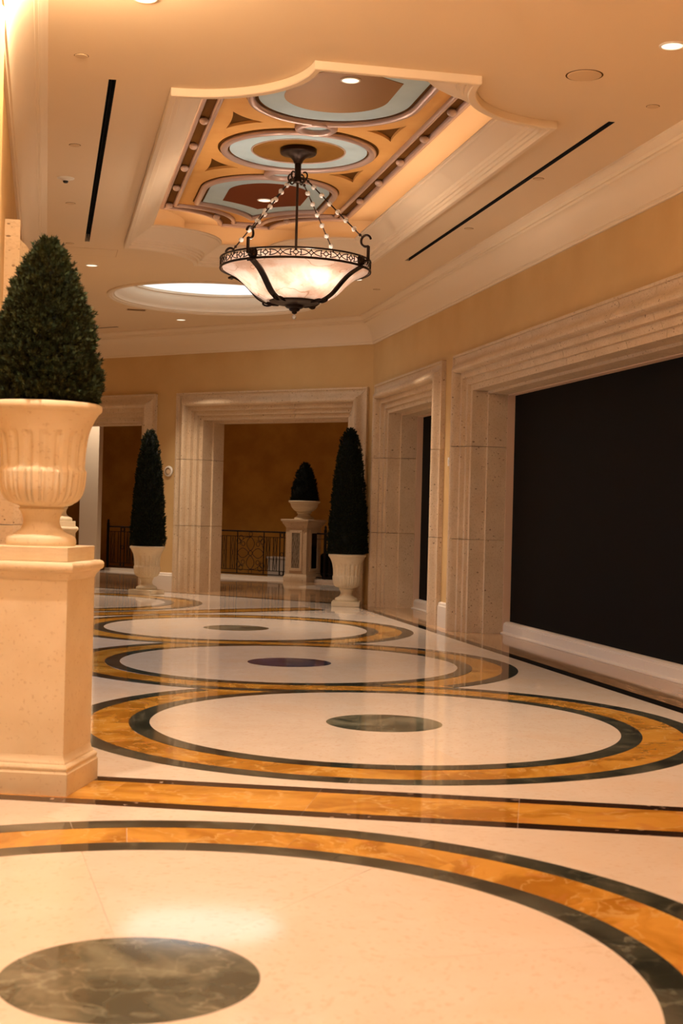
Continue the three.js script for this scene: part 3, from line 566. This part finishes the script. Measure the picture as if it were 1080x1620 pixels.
// ------------------------------------------------------------------ chandelier
{
  const cp = P2(2.54, 14.62), cx = cp[0], cz = -cp[1];
  const t = thing('bowl_chandelier', 'bronze chandelier with a glowing alabaster bowl hung below the painted panel', 'chandelier', [cx, 0, cz]);
  const view = Math.atan2(-cx, -cz);                  // yaw that faces the camera
  t.rotation.y = view;
  child('canopy', toCreasedNormals(lathe([[0.0001, 5.425], [0.19, 5.425], [0.196, 5.412], [0.196, 5.372], [0.186, 5.36], [0.15, 5.357], [0.115, 5.345], [0.08, 5.322], [0.055, 5.292], [0.042, 5.262], [0.0001, 5.262]], 48), 0.6), M.bronze, t);
  child('upper_stem', lathe([[0.0001, 5.275], [0.034, 5.27], [0.034, 5.12], [0.045, 5.115], [0.045, 5.07], [0.036, 5.055], [0.0001, 5.05]], 24), M.bronze, t);
  child('stem', rod([0, 5.06, 0], [0, 3.86, 0], 0.014, 12), M.bronze, t);
  const RB = 0.8, YT = 4.222, YB = 4.122;
  const bowlP = smoothProfile([[0.775, 4.2], [0.778, 4.13], [0.735, 4.098], [0.65, 4.055], [0.565, 3.985], [0.5, 3.92], [0.43, 3.858], [0.34, 3.812], [0.25, 3.79], [0.15, 3.78]], 50);
  { const g = lathe(bowlP, 96); const u = g.attributes.uv; for (let i = 0; i < u.count; i++) u.setXY(i, u.getX(i) * 3.6, u.getY(i) * 0.9); child('bowl', g, M.alabaster, t); }
  child('collar', lathe([[0.0001, 3.75], [0.12, 3.75], [0.21, 3.764], [0.262, 3.78], [0.275, 3.798], [0.27, 3.818], [0.23, 3.812], [0.0001, 3.795]], 48), M.bronze, t);
  child('finial', lathe([[0.0001, 3.655], [0.018, 3.66], [0.03, 3.672], [0.026, 3.682], [0.045, 3.69], [0.06, 3.705], [0.056, 3.713], [0.085, 3.722], [0.1, 3.735], [0.095, 3.742], [0.12, 3.752], [0.125, 3.768], [0.0001, 3.772]], 40), M.bronze, t);
  { const g = new THREE.SphereGeometry(0.022, 16, 12); g.scale(1, 1.25, 1); g.translate(0, 3.628, 0); child('crystal_drop', g, M.crystal, t); }
  for (const [y, h] of [[YT, 0.016], [YB, 0.022]]) child('band_ring', lathe([[RB - 0.009, y - h / 2], [RB + 0.006, y - h / 2], [RB + 0.009, y], [RB + 0.006, y + h / 2], [RB - 0.009, y + h / 2], [RB - 0.009, y - h / 2]], 96), M.bronze, t);
  // openwork between the rings: 16 repeats
  const per = 2 * Math.PI / 16, ym = (YT + YB) / 2, hh = (YT - YB) / 2 - 0.012, R = 0.0052;
  const at = (u, v) => [Math.sin(u * per) * RB, ym + v * hh, Math.cos(u * per) * RB];
  const line = (pts, closed = false) => tube(pts.map((q) => at(...q)), R, pts.length * 5, 5, closed);
  const motif = () => {
    const L = [];
    L.push(rod(at(0, -1), at(0, -0.55), R, 5), rod(at(0, 0.55), at(0, 1), R, 5), rod(at(0.5, -1), at(0.5, -0.6), R, 5), rod(at(0.5, 0.6), at(0.5, 1), R, 5));
    L.push(line(Array.from({ length: 10 }, (_, i) => [0.075 * Math.cos(i * 0.628), 0.52 * Math.sin(i * 0.628)]), true));
    for (const [a, b] of [[[0.5, 0.62], [0.58, 0]], [[0.58, 0], [0.5, -0.62]], [[0.5, -0.62], [0.42, 0]], [[0.42, 0], [0.5, 0.62]]]) L.push(rod(at(...a), at(...b), R, 5));
    for (const s of [-1, 1]) {
      const f = (u) => 0.5 + s * u;
      L.push(line([[f(0.08), 0], [f(0.16), 0.42], [f(0.26), 0.68], [f(0.36), 0.8]]), line([[f(0.08), 0], [f(0.16), -0.42], [f(0.26), -0.68], [f(0.36), -0.8]]), line([[f(0.36), 0.8], [f(0.325), 0.3], [f(0.325), -0.3], [f(0.36), -0.8]]), rod(at(f(0.33), 0), at(f(0.425), 0), R, 5));
    }
    return merge(L);
  };
  const mg = motif();
  for (let i = 0; i < 16; i++) { const m = child('scroll_motif', mg, M.bronze, t); m.rotation.y = i * per; }
  // four straps, bosses, hooks and crystal chains
  const strapP = smoothProfile([[0.84, 4.1], [0.8, 4.112], [0.745, 4.09], [0.66, 4.045], [0.58, 3.98], [0.515, 3.915], [0.445, 3.85], [0.35, 3.8], [0.27, 3.778], [0.215, 3.776]], 40).map((q) => [q[0] + 0.012, q[1] - 0.008]);
  const ring = (w) => { const out = []; for (let i = 0; i < strapP.length - 1; i++) {
    const a = strapP[i], b = strapP[i + 1], l = Math.hypot(b[0] - a[0], b[1] - a[1]), g = new THREE.BoxGeometry(w, 0.016, l * 1.25); g.rotateX(Math.atan2(-(b[1] - a[1]), b[0] - a[0])); g.translate(0, (a[1] + b[1]) / 2, (a[0] + b[0]) / 2); out.push(g); } return merge(out); };
  const strapG = ring(0.07);
  const hookC = (() => {       // bracket from the band, upright, and an open hook on top
    const L = [box(0.022, 0.022, 0.1, 0, 4.165, RB + 0.05), box(0.024, 0.16, 0.024, 0, 4.235, RB + 0.09)];
    const p = []; for (let i = 0; i <= 18; i++) { const a = -Math.PI / 2 - i * (1.42 * Math.PI) / 18; p.push([0, 4.37 + 0.058 * Math.sin(a), RB + 0.06 + 0.058 * Math.cos(a)]); }
    L.push(tube(p, 0.013, 40, 8)); L.push(rod([0, 4.312, RB + 0.09], [0, 4.312, RB + 0.05], 0.013)); return merge(L);
  })();
  const bossG = (() => { const L = []; for (let i = 0; i < 8; i++) { const g = new THREE.SphereGeometry(0.02, 10, 8), a = i * Math.PI / 4; g.scale(1, 1, 0.7); g.translate(0.03 * Math.cos(a), ym + 0.03 * Math.sin(a), RB + 0.02); L.push(g); } const c = new THREE.SphereGeometry(0.026, 12, 10); c.translate(0, ym, RB + 0.026); L.push(c); const b = new THREE.CylinderGeometry(0.052, 0.056, 0.024, 20); b.rotateX(Math.PI / 2); b.translate(0, ym, RB + 0.006); L.push(b); return merge(L); })();
  const clawG = (() => { const g = box(0.075, 0.03, 0.13, 0, 3.79, 0.275, 0.01), p = []; for (let i = 0; i <= 8; i++) p.push([0, 3.775 + 0.004 * i - 0.0, 0.33 + 0.0 * i]); const c = tube([[0, 3.77, 0.3], [0, 3.765, 0.35], [0, 3.778, 0.395], [0, 3.798, 0.41]], 0.011, 14, 6); return merge([g, c]); })();
  const inner = [0, 5.085, 0.105], outer = [0, 4.41, RB + 0.015];
  const upper = (() => { const p = []; for (let i = 0; i <= 14; i++) { const a = -2.6 + i * 4.6 / 14; p.push([0, 5.12 + 0.04 * Math.sin(a), 0.085 + 0.036 * Math.cos(a)]); } return merge([tube(p, 0.009, 30, 7), tube([[0, 5.07, 0.03], [0, 5.05, 0.07], [0, 5.075, 0.1], [0, 5.1, 0.11]], 0.009, 16, 7)]); })();
  const chainL = (() => { const L = [], n = 7; for (let i = 0; i < n; i++) { const f = (k) => [0, inner[1] + (outer[1] - inner[1]) * k, inner[2] + (outer[2] - inner[2]) * k]; L.push(rod(f(i / n + (i ? 0.018 : 0)), f((i + 1) / n - (i < n - 1 ? 0.018 : 0)), 0.0075, 6)); } for (const k of [0.04, 0.96]) { const s = new THREE.SphereGeometry(0.016, 10, 8); s.translate(0, inner[1] + (outer[1] - inner[1]) * k, inner[2] + (outer[2] - inner[2]) * k); L.push(s); } return merge(L); })();
  for (let i = 0; i < 4; i++) {
    const a = (-33 + 90 * i) * D2R + 0.0;
    const add = (n, g, m) => { const o = child(n, g, m, t); o.rotation.y = a; return o; };
    add('strap', strapG, M.bronze); add('hook', hookC, M.bronze); add('rosette', bossG, M.bronze); add('claw', clawG, M.bronze); add('top_hook', upper, M.bronze);
    const ch = add('chain', chainL, M.bronze);
    for (let k = 1; k < 7; k++) { const g = new THREE.SphereGeometry(0.028, 14, 10); g.translate(0, inner[1] + (outer[1] - inner[1]) * k / 7, inner[2] + (outer[2] - inner[2]) * k / 7); child('crystal_bead', g, M.crystal, ch); }
  }
  for (const a of [0.4, 2.5, 4.6]) {
    const x = 0.36 * Math.sin(a), z = 0.36 * Math.cos(a), b = new THREE.SphereGeometry(0.03, 14, 10); b.translate(x, 4.07, z); child('bulb', b, M.bulb, t);
    const s = lathe([[0.0001, -0.09], [0.02, -0.09], [0.02, -0.028], [0.0001, -0.028]], 14); s.translate(x, 4.07, z); child('lamp_holder', s, M.bronze, t);
    const l = new THREE.PointLight(WARM, LIGHT.bowl, 0, 2); l.position.set(x, 4.12, z); l.castShadow = true; l.name = 'bowl_light'; t.add(l);
  }
  const twin = dup(t, [ringA[0], 0, -ringA[1]], 0, 'matching bowl chandelier over the nearest floor circle');
  twin.traverse((o) => { if (o.isLight) o.intensity = LIGHT.nearBowl; });
}

// ------------------------------------------------------------------ urns, pedestals, topiaries
function urnGeo() {
  // height, radius, flute depth; heights above the block top
  const P = smoothProfile([[0.187, 0.0], [0.192, 0.02], [0.186, 0.045], [0.17, 0.058], [0.158, 0.062]], 16).concat(smoothProfile([[0.15, 0.066], [0.115, 0.09], [0.1, 0.125], [0.1, 0.15], [0.112, 0.185], [0.128, 0.203]], 18), smoothProfile([[0.118, 0.212], [0.125, 0.22], [0.175, 0.242], [0.206, 0.28], [0.221, 0.33], [0.228, 0.4], [0.231, 0.48], [0.238, 0.56], [0.253, 0.64], [0.279, 0.7], [0.3, 0.735]], 60), [[0.309, 0.742], [0.316, 0.752], [0.318, 0.765], [0.314, 0.78], [0.304, 0.788], [0.285, 0.79], [0.275, 0.78], [0.27, 0.74], [0.05, 0.735], [0.0001, 0.735]]);
  const N = 192, pos = [], uv = [], idx = [];
  P.forEach(([r, y], j) => {
    for (let i = 0; i <= N; i++) {
      const a = i / N * 2 * Math.PI, c = 0.5 + 0.5 * Math.cos(18 * a); let q = r;
      if (j > 35 && r > 0.1) {
        if (y > 0.42 && y < 0.63) { const e = Math.min(ss(0.42, 0.435, y), ss(0.632, 0.61, y)) ; q -= 0.014 * ss(0.45, 0.75, c) * e; }
        if (y > 0.214 && y <= 0.43) { const e = ss(0.214, 0.25, y) * ss(0.43, 0.415, y); q += e * (0.010 * (1 - ss(0.55, 0.72, c)) - 0.006 * ss(0.5, 0.62, c) * (1 - ss(0.7, 0.85, c)) + 0.013 * ss(0.74, 0.92, c)); }
      }
      pos.push(q * Math.sin(a), y, q * Math.cos(a)); uv.push(a * 0.2, y);
    }
  });
  for (let j = 0; j < P.length - 1; j++) for (let i = 0; i < N; i++) { const a = j * (N + 1) + i, b = a + N + 1; idx.push(a, a + 1, b, b, a + 1, b + 1); }
  const g = new THREE.BufferGeometry(); g.setAttribute('position', new THREE.Float32BufferAttribute(pos, 3)); g.setAttribute('uv', new THREE.Float32BufferAttribute(uv, 2)); g.setIndex(idx); g.computeVertexNormals(); return g;
}
const BLOCK = 0.08;
function makeUrn(label, pos, turn) {
  const t = thing('stone_urn', label, 'urn', pos, turn, undefined);
  child('plinth_block', box(0.47, BLOCK, 0.47, 0, BLOCK / 2, 0, 0.006), M.cast, t);
  const g = urnGeo(); g.translate(0, BLOCK - 0.001, 0); child('bowl', g, M.cast, t);
  const s = new THREE.CylinderGeometry(0.268, 0.268, 0.02, 40); s.translate(0, BLOCK + 0.742, 0); child('soil', s, M.soil, t);
  return t;
}
const sprig = (() => {
  const pos = [], nor = [], uv = [], L = 0.055, tip = (a, b, w) => {
    const d = new THREE.Vector3().subVectors(b, a), s = new THREE.Vector3(rr(-1, 1), rr(-1, 1), rr(-1, 1)).cross(d).normalize().multiplyScalar(w), m = a.clone().lerp(b, 0.45);
    const P = [a, m.clone().add(s), b, a, b, m.clone().sub(s)]; const n = new THREE.Vector3().crossVectors(s, d).normalize();
    for (const p of P) { pos.push(p.x, p.y, p.z); nor.push(n.x, n.y, n.z); uv.push(0, 0); }
  };
  tip(new THREE.Vector3(0, 0, 0), new THREE.Vector3(0, L, 0), 0.004);
  for (let i = 0; i < 16; i++) { const y = L * (0.05 + 0.055 * i), a = i * 2.4, r = 0.02 * (1 - 0.035 * i), b = new THREE.Vector3(Math.cos(a) * r, y + 0.022, Math.sin(a) * r); tip(new THREE.Vector3(0, y, 0), b, 0.0042); }
  const g = new THREE.BufferGeometry(); g.setAttribute('position', new THREE.Float32BufferAttribute(pos, 3)); g.setAttribute('normal', new THREE.Float32BufferAttribute(nor, 3)); g.setAttribute('uv', new THREE.Float32BufferAttribute(uv, 2)); return g;
})();
function makeTree(label, pos, profile, count, size, tint = [0.032, 0.044, 0.018]) {        // profile: [radius, height]
  const t = thing('conical_topiary', label, 'topiary', pos);
  const P = smoothProfile(profile, 40);
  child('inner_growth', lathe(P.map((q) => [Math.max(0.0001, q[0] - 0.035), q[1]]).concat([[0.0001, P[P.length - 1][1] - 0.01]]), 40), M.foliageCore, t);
  child('stem', rod([0, -0.02, 0], [0, profile[profile.length - 1][1] * 0.8, 0], 0.02), M.soil, t);
  const im = new THREE.InstancedMesh(sprig, M.foliage, count); im.name = 'foliage'; im.castShadow = im.receiveShadow = true; im.userData.kind = 'stuff';
  const cum = [0]; for (let i = 1; i < P.length; i++) cum.push(cum[i - 1] + (P[i][0] + P[i - 1][0]) * Math.hypot(P[i][0] - P[i - 1][0], P[i][1] - P[i - 1][1]));
  const o = new THREE.Object3D(), up = new THREE.Vector3(0, 1, 0), col = new THREE.Color(), tot = cum[cum.length - 1];
  for (let k = 0; k < count; k++) {
    const u = rnd() * tot; let i = 1; while (cum[i] < u) i++;
    const f = (u - cum[i - 1]) / (cum[i] - cum[i - 1]), r = P[i - 1][0] + (P[i][0] - P[i - 1][0]) * f, y = P[i - 1][1] + (P[i][1] - P[i - 1][1]) * f, a = rnd() * 2 * Math.PI;
    const lump = 0.012 * Math.sin(a * 5 + y * 19) + 0.008 * Math.sin(a * 9 - y * 31);
    const q = Math.max(0.004, r - rr(0.015, 0.05) * Math.min(1, size) + lump * size), dr = P[i][0] - P[i - 1][0], dy = P[i][1] - P[i - 1][1], nl = Math.hypot(dr, dy);
    const dir = new THREE.Vector3(Math.cos(a) * dy / nl, -dr / nl + 0.75 + rr(-0.35, 0.4), Math.sin(a) * dy / nl).add(new THREE.Vector3(rr(-0.45, 0.45), rr(-0.3, 0.3), rr(-0.45, 0.45))).normalize();
    o.position.set(q * Math.cos(a), y, q * Math.sin(a)); o.quaternion.setFromUnitVectors(up, dir); o.rotateY(rnd() * 6.3); o.scale.setScalar(size * rr(0.7, 1.15)); o.updateMatrix(); im.setMatrixAt(k, o.matrix);
    const b = rr(0.55, 1.5), w = rnd(); col.setRGB(tint[0] * b * (0.8 + 0.5 * w), tint[1] * b, tint[2] * b * (1.1 - 0.4 * w)); im.setColorAt(k, col);
  }
  t.add(im); return t;
}
function makePedestal(label, pos, turn) {
  const t = thing('stone_pedestal', label, 'pedestal', pos, turn), B = 0.2725, S = 0.2375;
  const base = [[B, 0], [B, 0.118], [B - 0.004, 0.122], [B - 0.008, 0.13], [B - 0.004, 0.142], [B - 0.005, 0.152], [B - 0.012, 0.16], [B - 0.02, 0.165], [B - 0.022, 0.178], [B - 0.03, 0.185], [S + 0.001, 0.205], [S, 0.21]];
  const cap = [[S, 1.15], [S + 0.003, 1.16], [S + 0.01, 1.175], [S + 0.022, 1.188], [S + 0.024, 1.196], [S + 0.034, 1.2], [S + 0.04, 1.21], [S + 0.042, 1.225], [S + 0.038, 1.24], [S + 0.028, 1.248], [S + 0.02, 1.25]];
  child('base', loft(base.map((q) => square(q[0])), base.map((q) => q[1]), { caps: true, crease: 0.7 }), M.cast, t);
  child('shaft', loft([square(S), square(S)], [0.2105, 1.1495], { caps: true }), M.cast, t);
  child('cap', loft(cap.map((q) => square(q[0])), cap.map((q) => q[1]), { caps: true, crease: 0.7 }), M.cast, t);
  return t;
}
const PT = -7.5 * D2R, pedN = [-1.663, 0, -7.73], PH = 1.2505;
const nearPed = makePedestal('tall cream stone pedestal in the left foreground under the near urn', pedN, PT);
const nearUrn = makeUrn('fluted cream stone urn on the tall foreground pedestal', [pedN[0], PH, pedN[2]], PT);
const coneTall = [[0.315, 0], [0.318, 0.06], [0.308, 0.3], [0.29, 0.6], [0.262, 0.95], [0.23, 1.3], [0.19, 1.62], [0.14, 1.88], [0.09, 2.02], [0.045, 2.08]];
const coneNear = [[0.285, 0], [0.29, 0.05], [0.28, 0.175], [0.252, 0.34], [0.218, 0.48], [0.172, 0.62], [0.118, 0.74], [0.066, 0.835], [0.02, 0.875]];
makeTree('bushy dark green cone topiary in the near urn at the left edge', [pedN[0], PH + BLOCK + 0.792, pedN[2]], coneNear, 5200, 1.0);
// second pedestal set farther along the left wall, mostly hidden behind the first
const ped2 = [-4.2, 0, -20.75];
dup(nearPed, ped2, A2, 'cream stone pedestal half hidden behind the foreground urn foot');
dup(nearUrn, [ped2[0], PH, ped2[2]], A2, 'cream stone urn glimpsed behind the foreground urn');
makeTree('cone topiary hidden behind the near topiary at the left wall', [ped2[0], PH + BLOCK + 0.792, ped2[2]], coneNear, 1200, 1.3);
// floor urns either side of the far opening
const uL = [-3.5, 0.001, -25.25], uR = [0.115, 0.001, -23.33];
dup(nearUrn, uL, fF.turn + 0.12, 'cream fluted urn on the floor between the two far openings');
dup(nearUrn, uR, PT * 0.4, 'cream fluted urn on the floor at the far wall corner');
makeTree('tall narrow dark cone topiary between the two far openings', [uL[0], BLOCK + 0.792, uL[2]], coneTall.map((q) => [q[0] * 0.98, q[1]]), 5200, 0.85, [0.012, 0.017, 0.007]);
makeTree('tall narrow dark cone topiary at the far wall corner, right of the far opening', [uR[0], BLOCK + 0.792, uR[2]], coneTall.map((q) => [q[0] * 1.04, q[1]]), 5600, 0.85, [0.012, 0.017, 0.007]);

// ------------------------------------------------------------------ stair hall: mirrored post, bowl, railing, escalator
{
  const p = three(PF(5.17, 5.52)), t = thing('mirrored_post', 'square stone post with mirrored side panels in the far stair hall', 'post', p, fF.turn), S = 0.285, Hh = 1.39;
  const base = [[S + 0.03, 0], [S + 0.03, 0.1], [S + 0.02, 0.12], [S + 0.006, 0.15], [S, 0.16]];
  child('base', loft(base.map((q) => square(q[0])), base.map((q) => q[1]), { caps: true, crease: 0.7 }), M.stone, t);
  child('shaft', loft([square(S), square(S)], [0.1605, 1.2], { caps: true }), M.stone, t);
  const cap = [[S, 1.2], [S + 0.01, 1.215], [S + 0.03, 1.26], [S + 0.06, 1.3], [S + 0.065, 1.33], [S + 0.085, 1.345], [S + 0.09, Hh - 0.01], [S + 0.08, Hh]];
  child('cap', loft(cap.map((q) => square(q[0])), cap.map((q) => q[1]), { caps: true, crease: 0.7 }), M.stone, t);
  for (let k = 0; k < 4; k++) {
    const fr = shapeOf([[-0.165, 0.24], [0.165, 0.24], [0.165, 1.14], [-0.165, 1.14]]); fr.holes.push(pathOf([[-0.115, 0.29], [0.115, 0.29], [0.115, 1.09], [-0.115, 1.09]]));
    const g = new THREE.ExtrudeGeometry(fr, { depth: 0.012, bevelEnabled: true, bevelSize: 0.006, bevelThickness: 0.006, bevelSegments: 2 }); g.translate(0, 0, S); const f = child('panel_frame', g, M.stone, t); f.rotation.y = k * Math.PI / 2;
    const m = child('mirror_panel', box(0.24, 0.81, 0.008, 0, 0.69, S + 0.004), k === 0 ? M.mirror : M.darkglass, t); m.rotation.y = k * Math.PI / 2;
  }
  const b = thing('stone_bowl', 'shallow footed stone bowl on the mirrored post', 'bowl planter', [p[0], Hh + 0.0005, p[2]]);
  const pr = [[0.0001, 0], [0.22, 0], [0.22, 0.03], [0.2, 0.045], [0.15, 0.075], [0.14, 0.11], [0.15, 0.135], [0.17, 0.14], [0.17, 0.16]].concat(smoothProfile([[0.15, 0.165], [0.22, 0.2], [0.285, 0.27], [0.31, 0.345]], 20), [[0.32, 0.36], [0.35, 0.375], [0.36, 0.4], [0.355, 0.415], [0.33, 0.418], [0.31, 0.38], [0.0001, 0.375]]);
  child('bowl', toCreasedNormals(lathe(pr, 56), 0.6), M.cast, b);
  makeTree('small dark cone topiary in the bowl on the mirrored post', [p[0], Hh + 0.4, p[2]], [[0.3, 0], [0.305, 0.05], [0.285, 0.2], [0.24, 0.42], [0.18, 0.62], [0.11, 0.78], [0.05, 0.84]], 1600, 0.95, [0.010, 0.013, 0.010]);
}
function railing(name, label, t1, t0, finials) {            // runs from t1 (left) to t0 (right)
  const a = three(PF(t1, 5.55)), L = t1 - t0, t = thing(name, label, 'railing', a, fF.turn), B = (n, g) => child(n, g, M.iron, t);
  B('hand_rail', box(L, 0.035, 0.055, L / 2, 1.08, 0, 0.008)); B('upper_rail', box(L, 0.014, 0.02, L / 2, 0.96, 0)); B('lower_rail', box(L, 0.014, 0.02, L / 2, 0.19, 0)); B('bottom_rail', box(L, 0.02, 0.03, L / 2, 0.1, 0));
  child('kerb', box(L, 0.06, 0.16, L / 2, 0.03, 0), M.skirting, t);
  const vbar = (x, r = 0.008, y0 = 0.1, y1 = 1.07) => B('baluster', box(r * 2, y1 - y0, r * 2, x, (y0 + y1) / 2, 0));
  const circ = (x, y, r) => { const g = new THREE.TorusGeometry(r, 0.007, 5, 20); g.translate(x, y, 0); B('ring', g); };
  const flower = (x) => {
    const w = 0.34, cy = 0.575;
    vbar(x - 0.38, 0.009); vbar(x + 0.38, 0.009); circ(x, cy, 0.055); circ(x, 1.015, 0.05); circ(x, 0.15, 0.05);
    for (let k = 0; k < 4; k++) {
      const c = Math.cos(k * Math.PI / 2), s = Math.sin(k * Math.PI / 2), q = (u, v) => [x + u * c - v * s, cy + u * s + v * c, 0], R = 0.37;
      B('petal', tube([q(0.06, 0), q(0.17, 0.1), q(0.27, 0.1), q(R, 0), q(0.27, -0.1), q(0.17, -0.1)], 0.0075, 40, 5, true));
      const d = (r, o) => { const e = k * Math.PI / 2 + Math.PI / 4; return [x + r * Math.cos(e) - o * Math.sin(e), cy + r * Math.sin(e) + o * Math.cos(e)]; };
      circ(...d(0.3, 0), 0.05); circ(...d(0.44, 0.05), 0.06); circ(...d(0.44, -0.05), 0.06);
      B('scroll', tube([q(0.37, 0), q(0.36, 0.14), q(0.28, 0.26), q(0.18, 0.3)], 0.007, 16, 5));
    }
  };
  const lens = (x0, x1) => {                          // straight balusters with crossing bowed bars
    const n = Math.max(1, Math.round((x1 - x0) / 0.11));
    for (let i = 0; i <= n; i++) vbar(x0 + (x1 - x0) * i / n, 0.0065, 0.19, 0.96);
    for (let i = 0; i < n; i += 2) { const xa = x0 + (x1 - x0) * i / n, xb = x0 + (x1 - x0) * Math.min(n, i + 1) / n, xm = (xa + xb) / 2; for (const s of [-1, 1]) B('bowed_bar', tube([[xm, 0.2, 0], [xm + s * 0.03, 0.45, 0], [xm - s * 0.0, 0.575, 0], [xm - s * 0.03, 0.7, 0], [xm, 0.95, 0]], 0.006, 20, 5)); }
  };
  const pair = (x) => { vbar(x - 0.06, 0.009); vbar(x + 0.06, 0.009); circ(x, 1.015, 0.045); circ(x, 0.15, 0.045); circ(x, 0.575, 0.045); };
  for (const x of finials) { B('post', box(0.05, 1.16, 0.05, x, 0.58, 0, 0.004)); const g = lathe([[0.0001, 1.27], [0.02, 1.25], [0.032, 1.215], [0.02, 1.185], [0.035, 1.175], [0.035, 1.16], [0.0001, 1.16]], 16); g.translate(x, 0, 0); B('finial', g); }
  return { t, flower, lens, pair, L };
}
{
  const R = railing('iron_railing', 'long dark wrought iron railing with flower panels left of the mirrored post', 11.1, 5.5, [0.02]);
  const F = R.L; // ornament panel centred at x = F - 1.27
  R.flower(F - 1.17); R.lens(F - 0.72, F - 0.42); R.pair(F - 0.28); R.lens(F - 0.17, F - 0.02);
  R.lens(F - 2.0, F - 1.62); R.pair(F - 2.1); R.flower(F - 2.6); R.lens(F - 3.5, F - 3.05);
  R.lens(0.12, 0.36); R.pair(0.5); R.lens(0.65, 1.05); R.flower(1.5); R.lens(1.95, 2.05);
  const S = railing('stair_railing', 'short dark iron railing right of the mirrored post', 4.82, 3.2, [0.22]);
  S.pair(0.4); S.lens(0.52, 1.6);
}
{
  const a = three(PF(5.95, 5.95)), t = thing('escalator', 'dark escalator descending behind the far railing', 'escalator', a, fF.turn);
  const sl = 0.62, p = (x, y) => [x, y, 0];
  child('balustrade', (() => { const s = shapeOf([[-1.4, -1.4], [1.9, 0.42], [1.9, 1.0], [1.5, 0.98], [-1.4, -0.62]]); const g = new THREE.ExtrudeGeometry(s, { depth: 0.03, bevelEnabled: false }); g.translate(0, -0.15, 0); return g; })(), M.darkglass, t);
  child('hand_rail', tube([[-1.4, -0.75, 0.015], [0, 0.02, 0.015], [1.3, 0.73, 0.015], [1.7, 0.87, 0.015], [2.2, 0.88, 0.015]], 0.035, 40, 8), M.rubber, t);
  for (let i = 0; i < 12; i++) { const x = -1.2 + i * 0.26, y = -1.45 + i * 0.145 + 0.2; const st = child('step', box(0.27, 0.03, 0.9, x, y, -0.5), M.rubber, t); child('nosing', box(0.02, 0.034, 0.9, x - 0.125, y, -0.5), M.tread, st); }
  for (let i = 0; i < 7; i++) child('edge_light', box(0.09, 0.014, 0.012, -0.9 + i * 0.2, -0.44 + i * 0.11, 0.036).rotateZ(0), M.tread, t);
}
{ // pale box shape behind the railing
  const t = thing('planter_box', 'pale low planter box behind the railing left of the mirrored post', 'planter', three(PF(6.6, 7.1)), fF.turn);
  child('body', box(1.2, 2.3, 0.26, 0, -0.74, 0, 0.01), M.skirting, t); child('coping', box(1.28, 0.05, 0.3, 0, 0.435, 0, 0.01), M.skirting, t);
}
{ // pale notice board glimpsed left of the foreground urn foot
  const t = thing('notice_board', 'pale blue board glimpsed left of the foreground urn foot', 'board', three(PF(9.6, -0.03), 1.2), fF.turn);
  child('board', box(0.42, 0.62, 0.02, 0, 0, 0.011), M.plaque, t);
  const fr = shapeOf([[-0.25, -0.35], [0.25, -0.35], [0.25, 0.35], [-0.25, 0.35]]); fr.holes.push(pathOf([[-0.2, -0.3], [0.2, -0.3], [0.2, 0.3], [-0.2, 0.3]]));
  child('frame', new THREE.ExtrudeGeometry(fr, { depth: 0.03, bevelEnabled: false }).translate(0, 0, 0.001), M.bronze, t);
}
{ // round speaker between the far openings
  const t = thing('wall_speaker', 'small round pale speaker on the wall between the far openings', 'speaker', three(PF(4.5, 0), 2.26), fF.turn);
  const ring = lathe([[0.07, 0.03], [0.085, 0.03], [0.1, 0.02], [0.105, 0.0], [0.06, 0.0]], 36); ring.rotateX(Math.PI / 2); child('bezel', ring, M.white, t);
  const g = lathe([[0.0001, 0.018], [0.04, 0.02], [0.071, 0.014], [0.071, 0.0]], 30); g.rotateX(Math.PI / 2); child('grille', g, M.disc, t);
}
{
  const t = thing('wall_plate', 'tiny white wall plate between the two right wall openings', 'wall plate', three(P2(WALL, 18.56), 2.3), fR.turn);
  child('plate', box(0.07, 0.12, 0.012, 0, 0, 0.006, 0.004), M.white, t); child('switch', box(0.03, 0.05, 0.01, 0, 0, 0.015, 0.003), M.white, t);
}
for (const o of scene.children) if (o.userData_count) delete o.userData_count;
scene.traverse((o) => { delete o.userData_count; });
renderer.render(scene, camera);
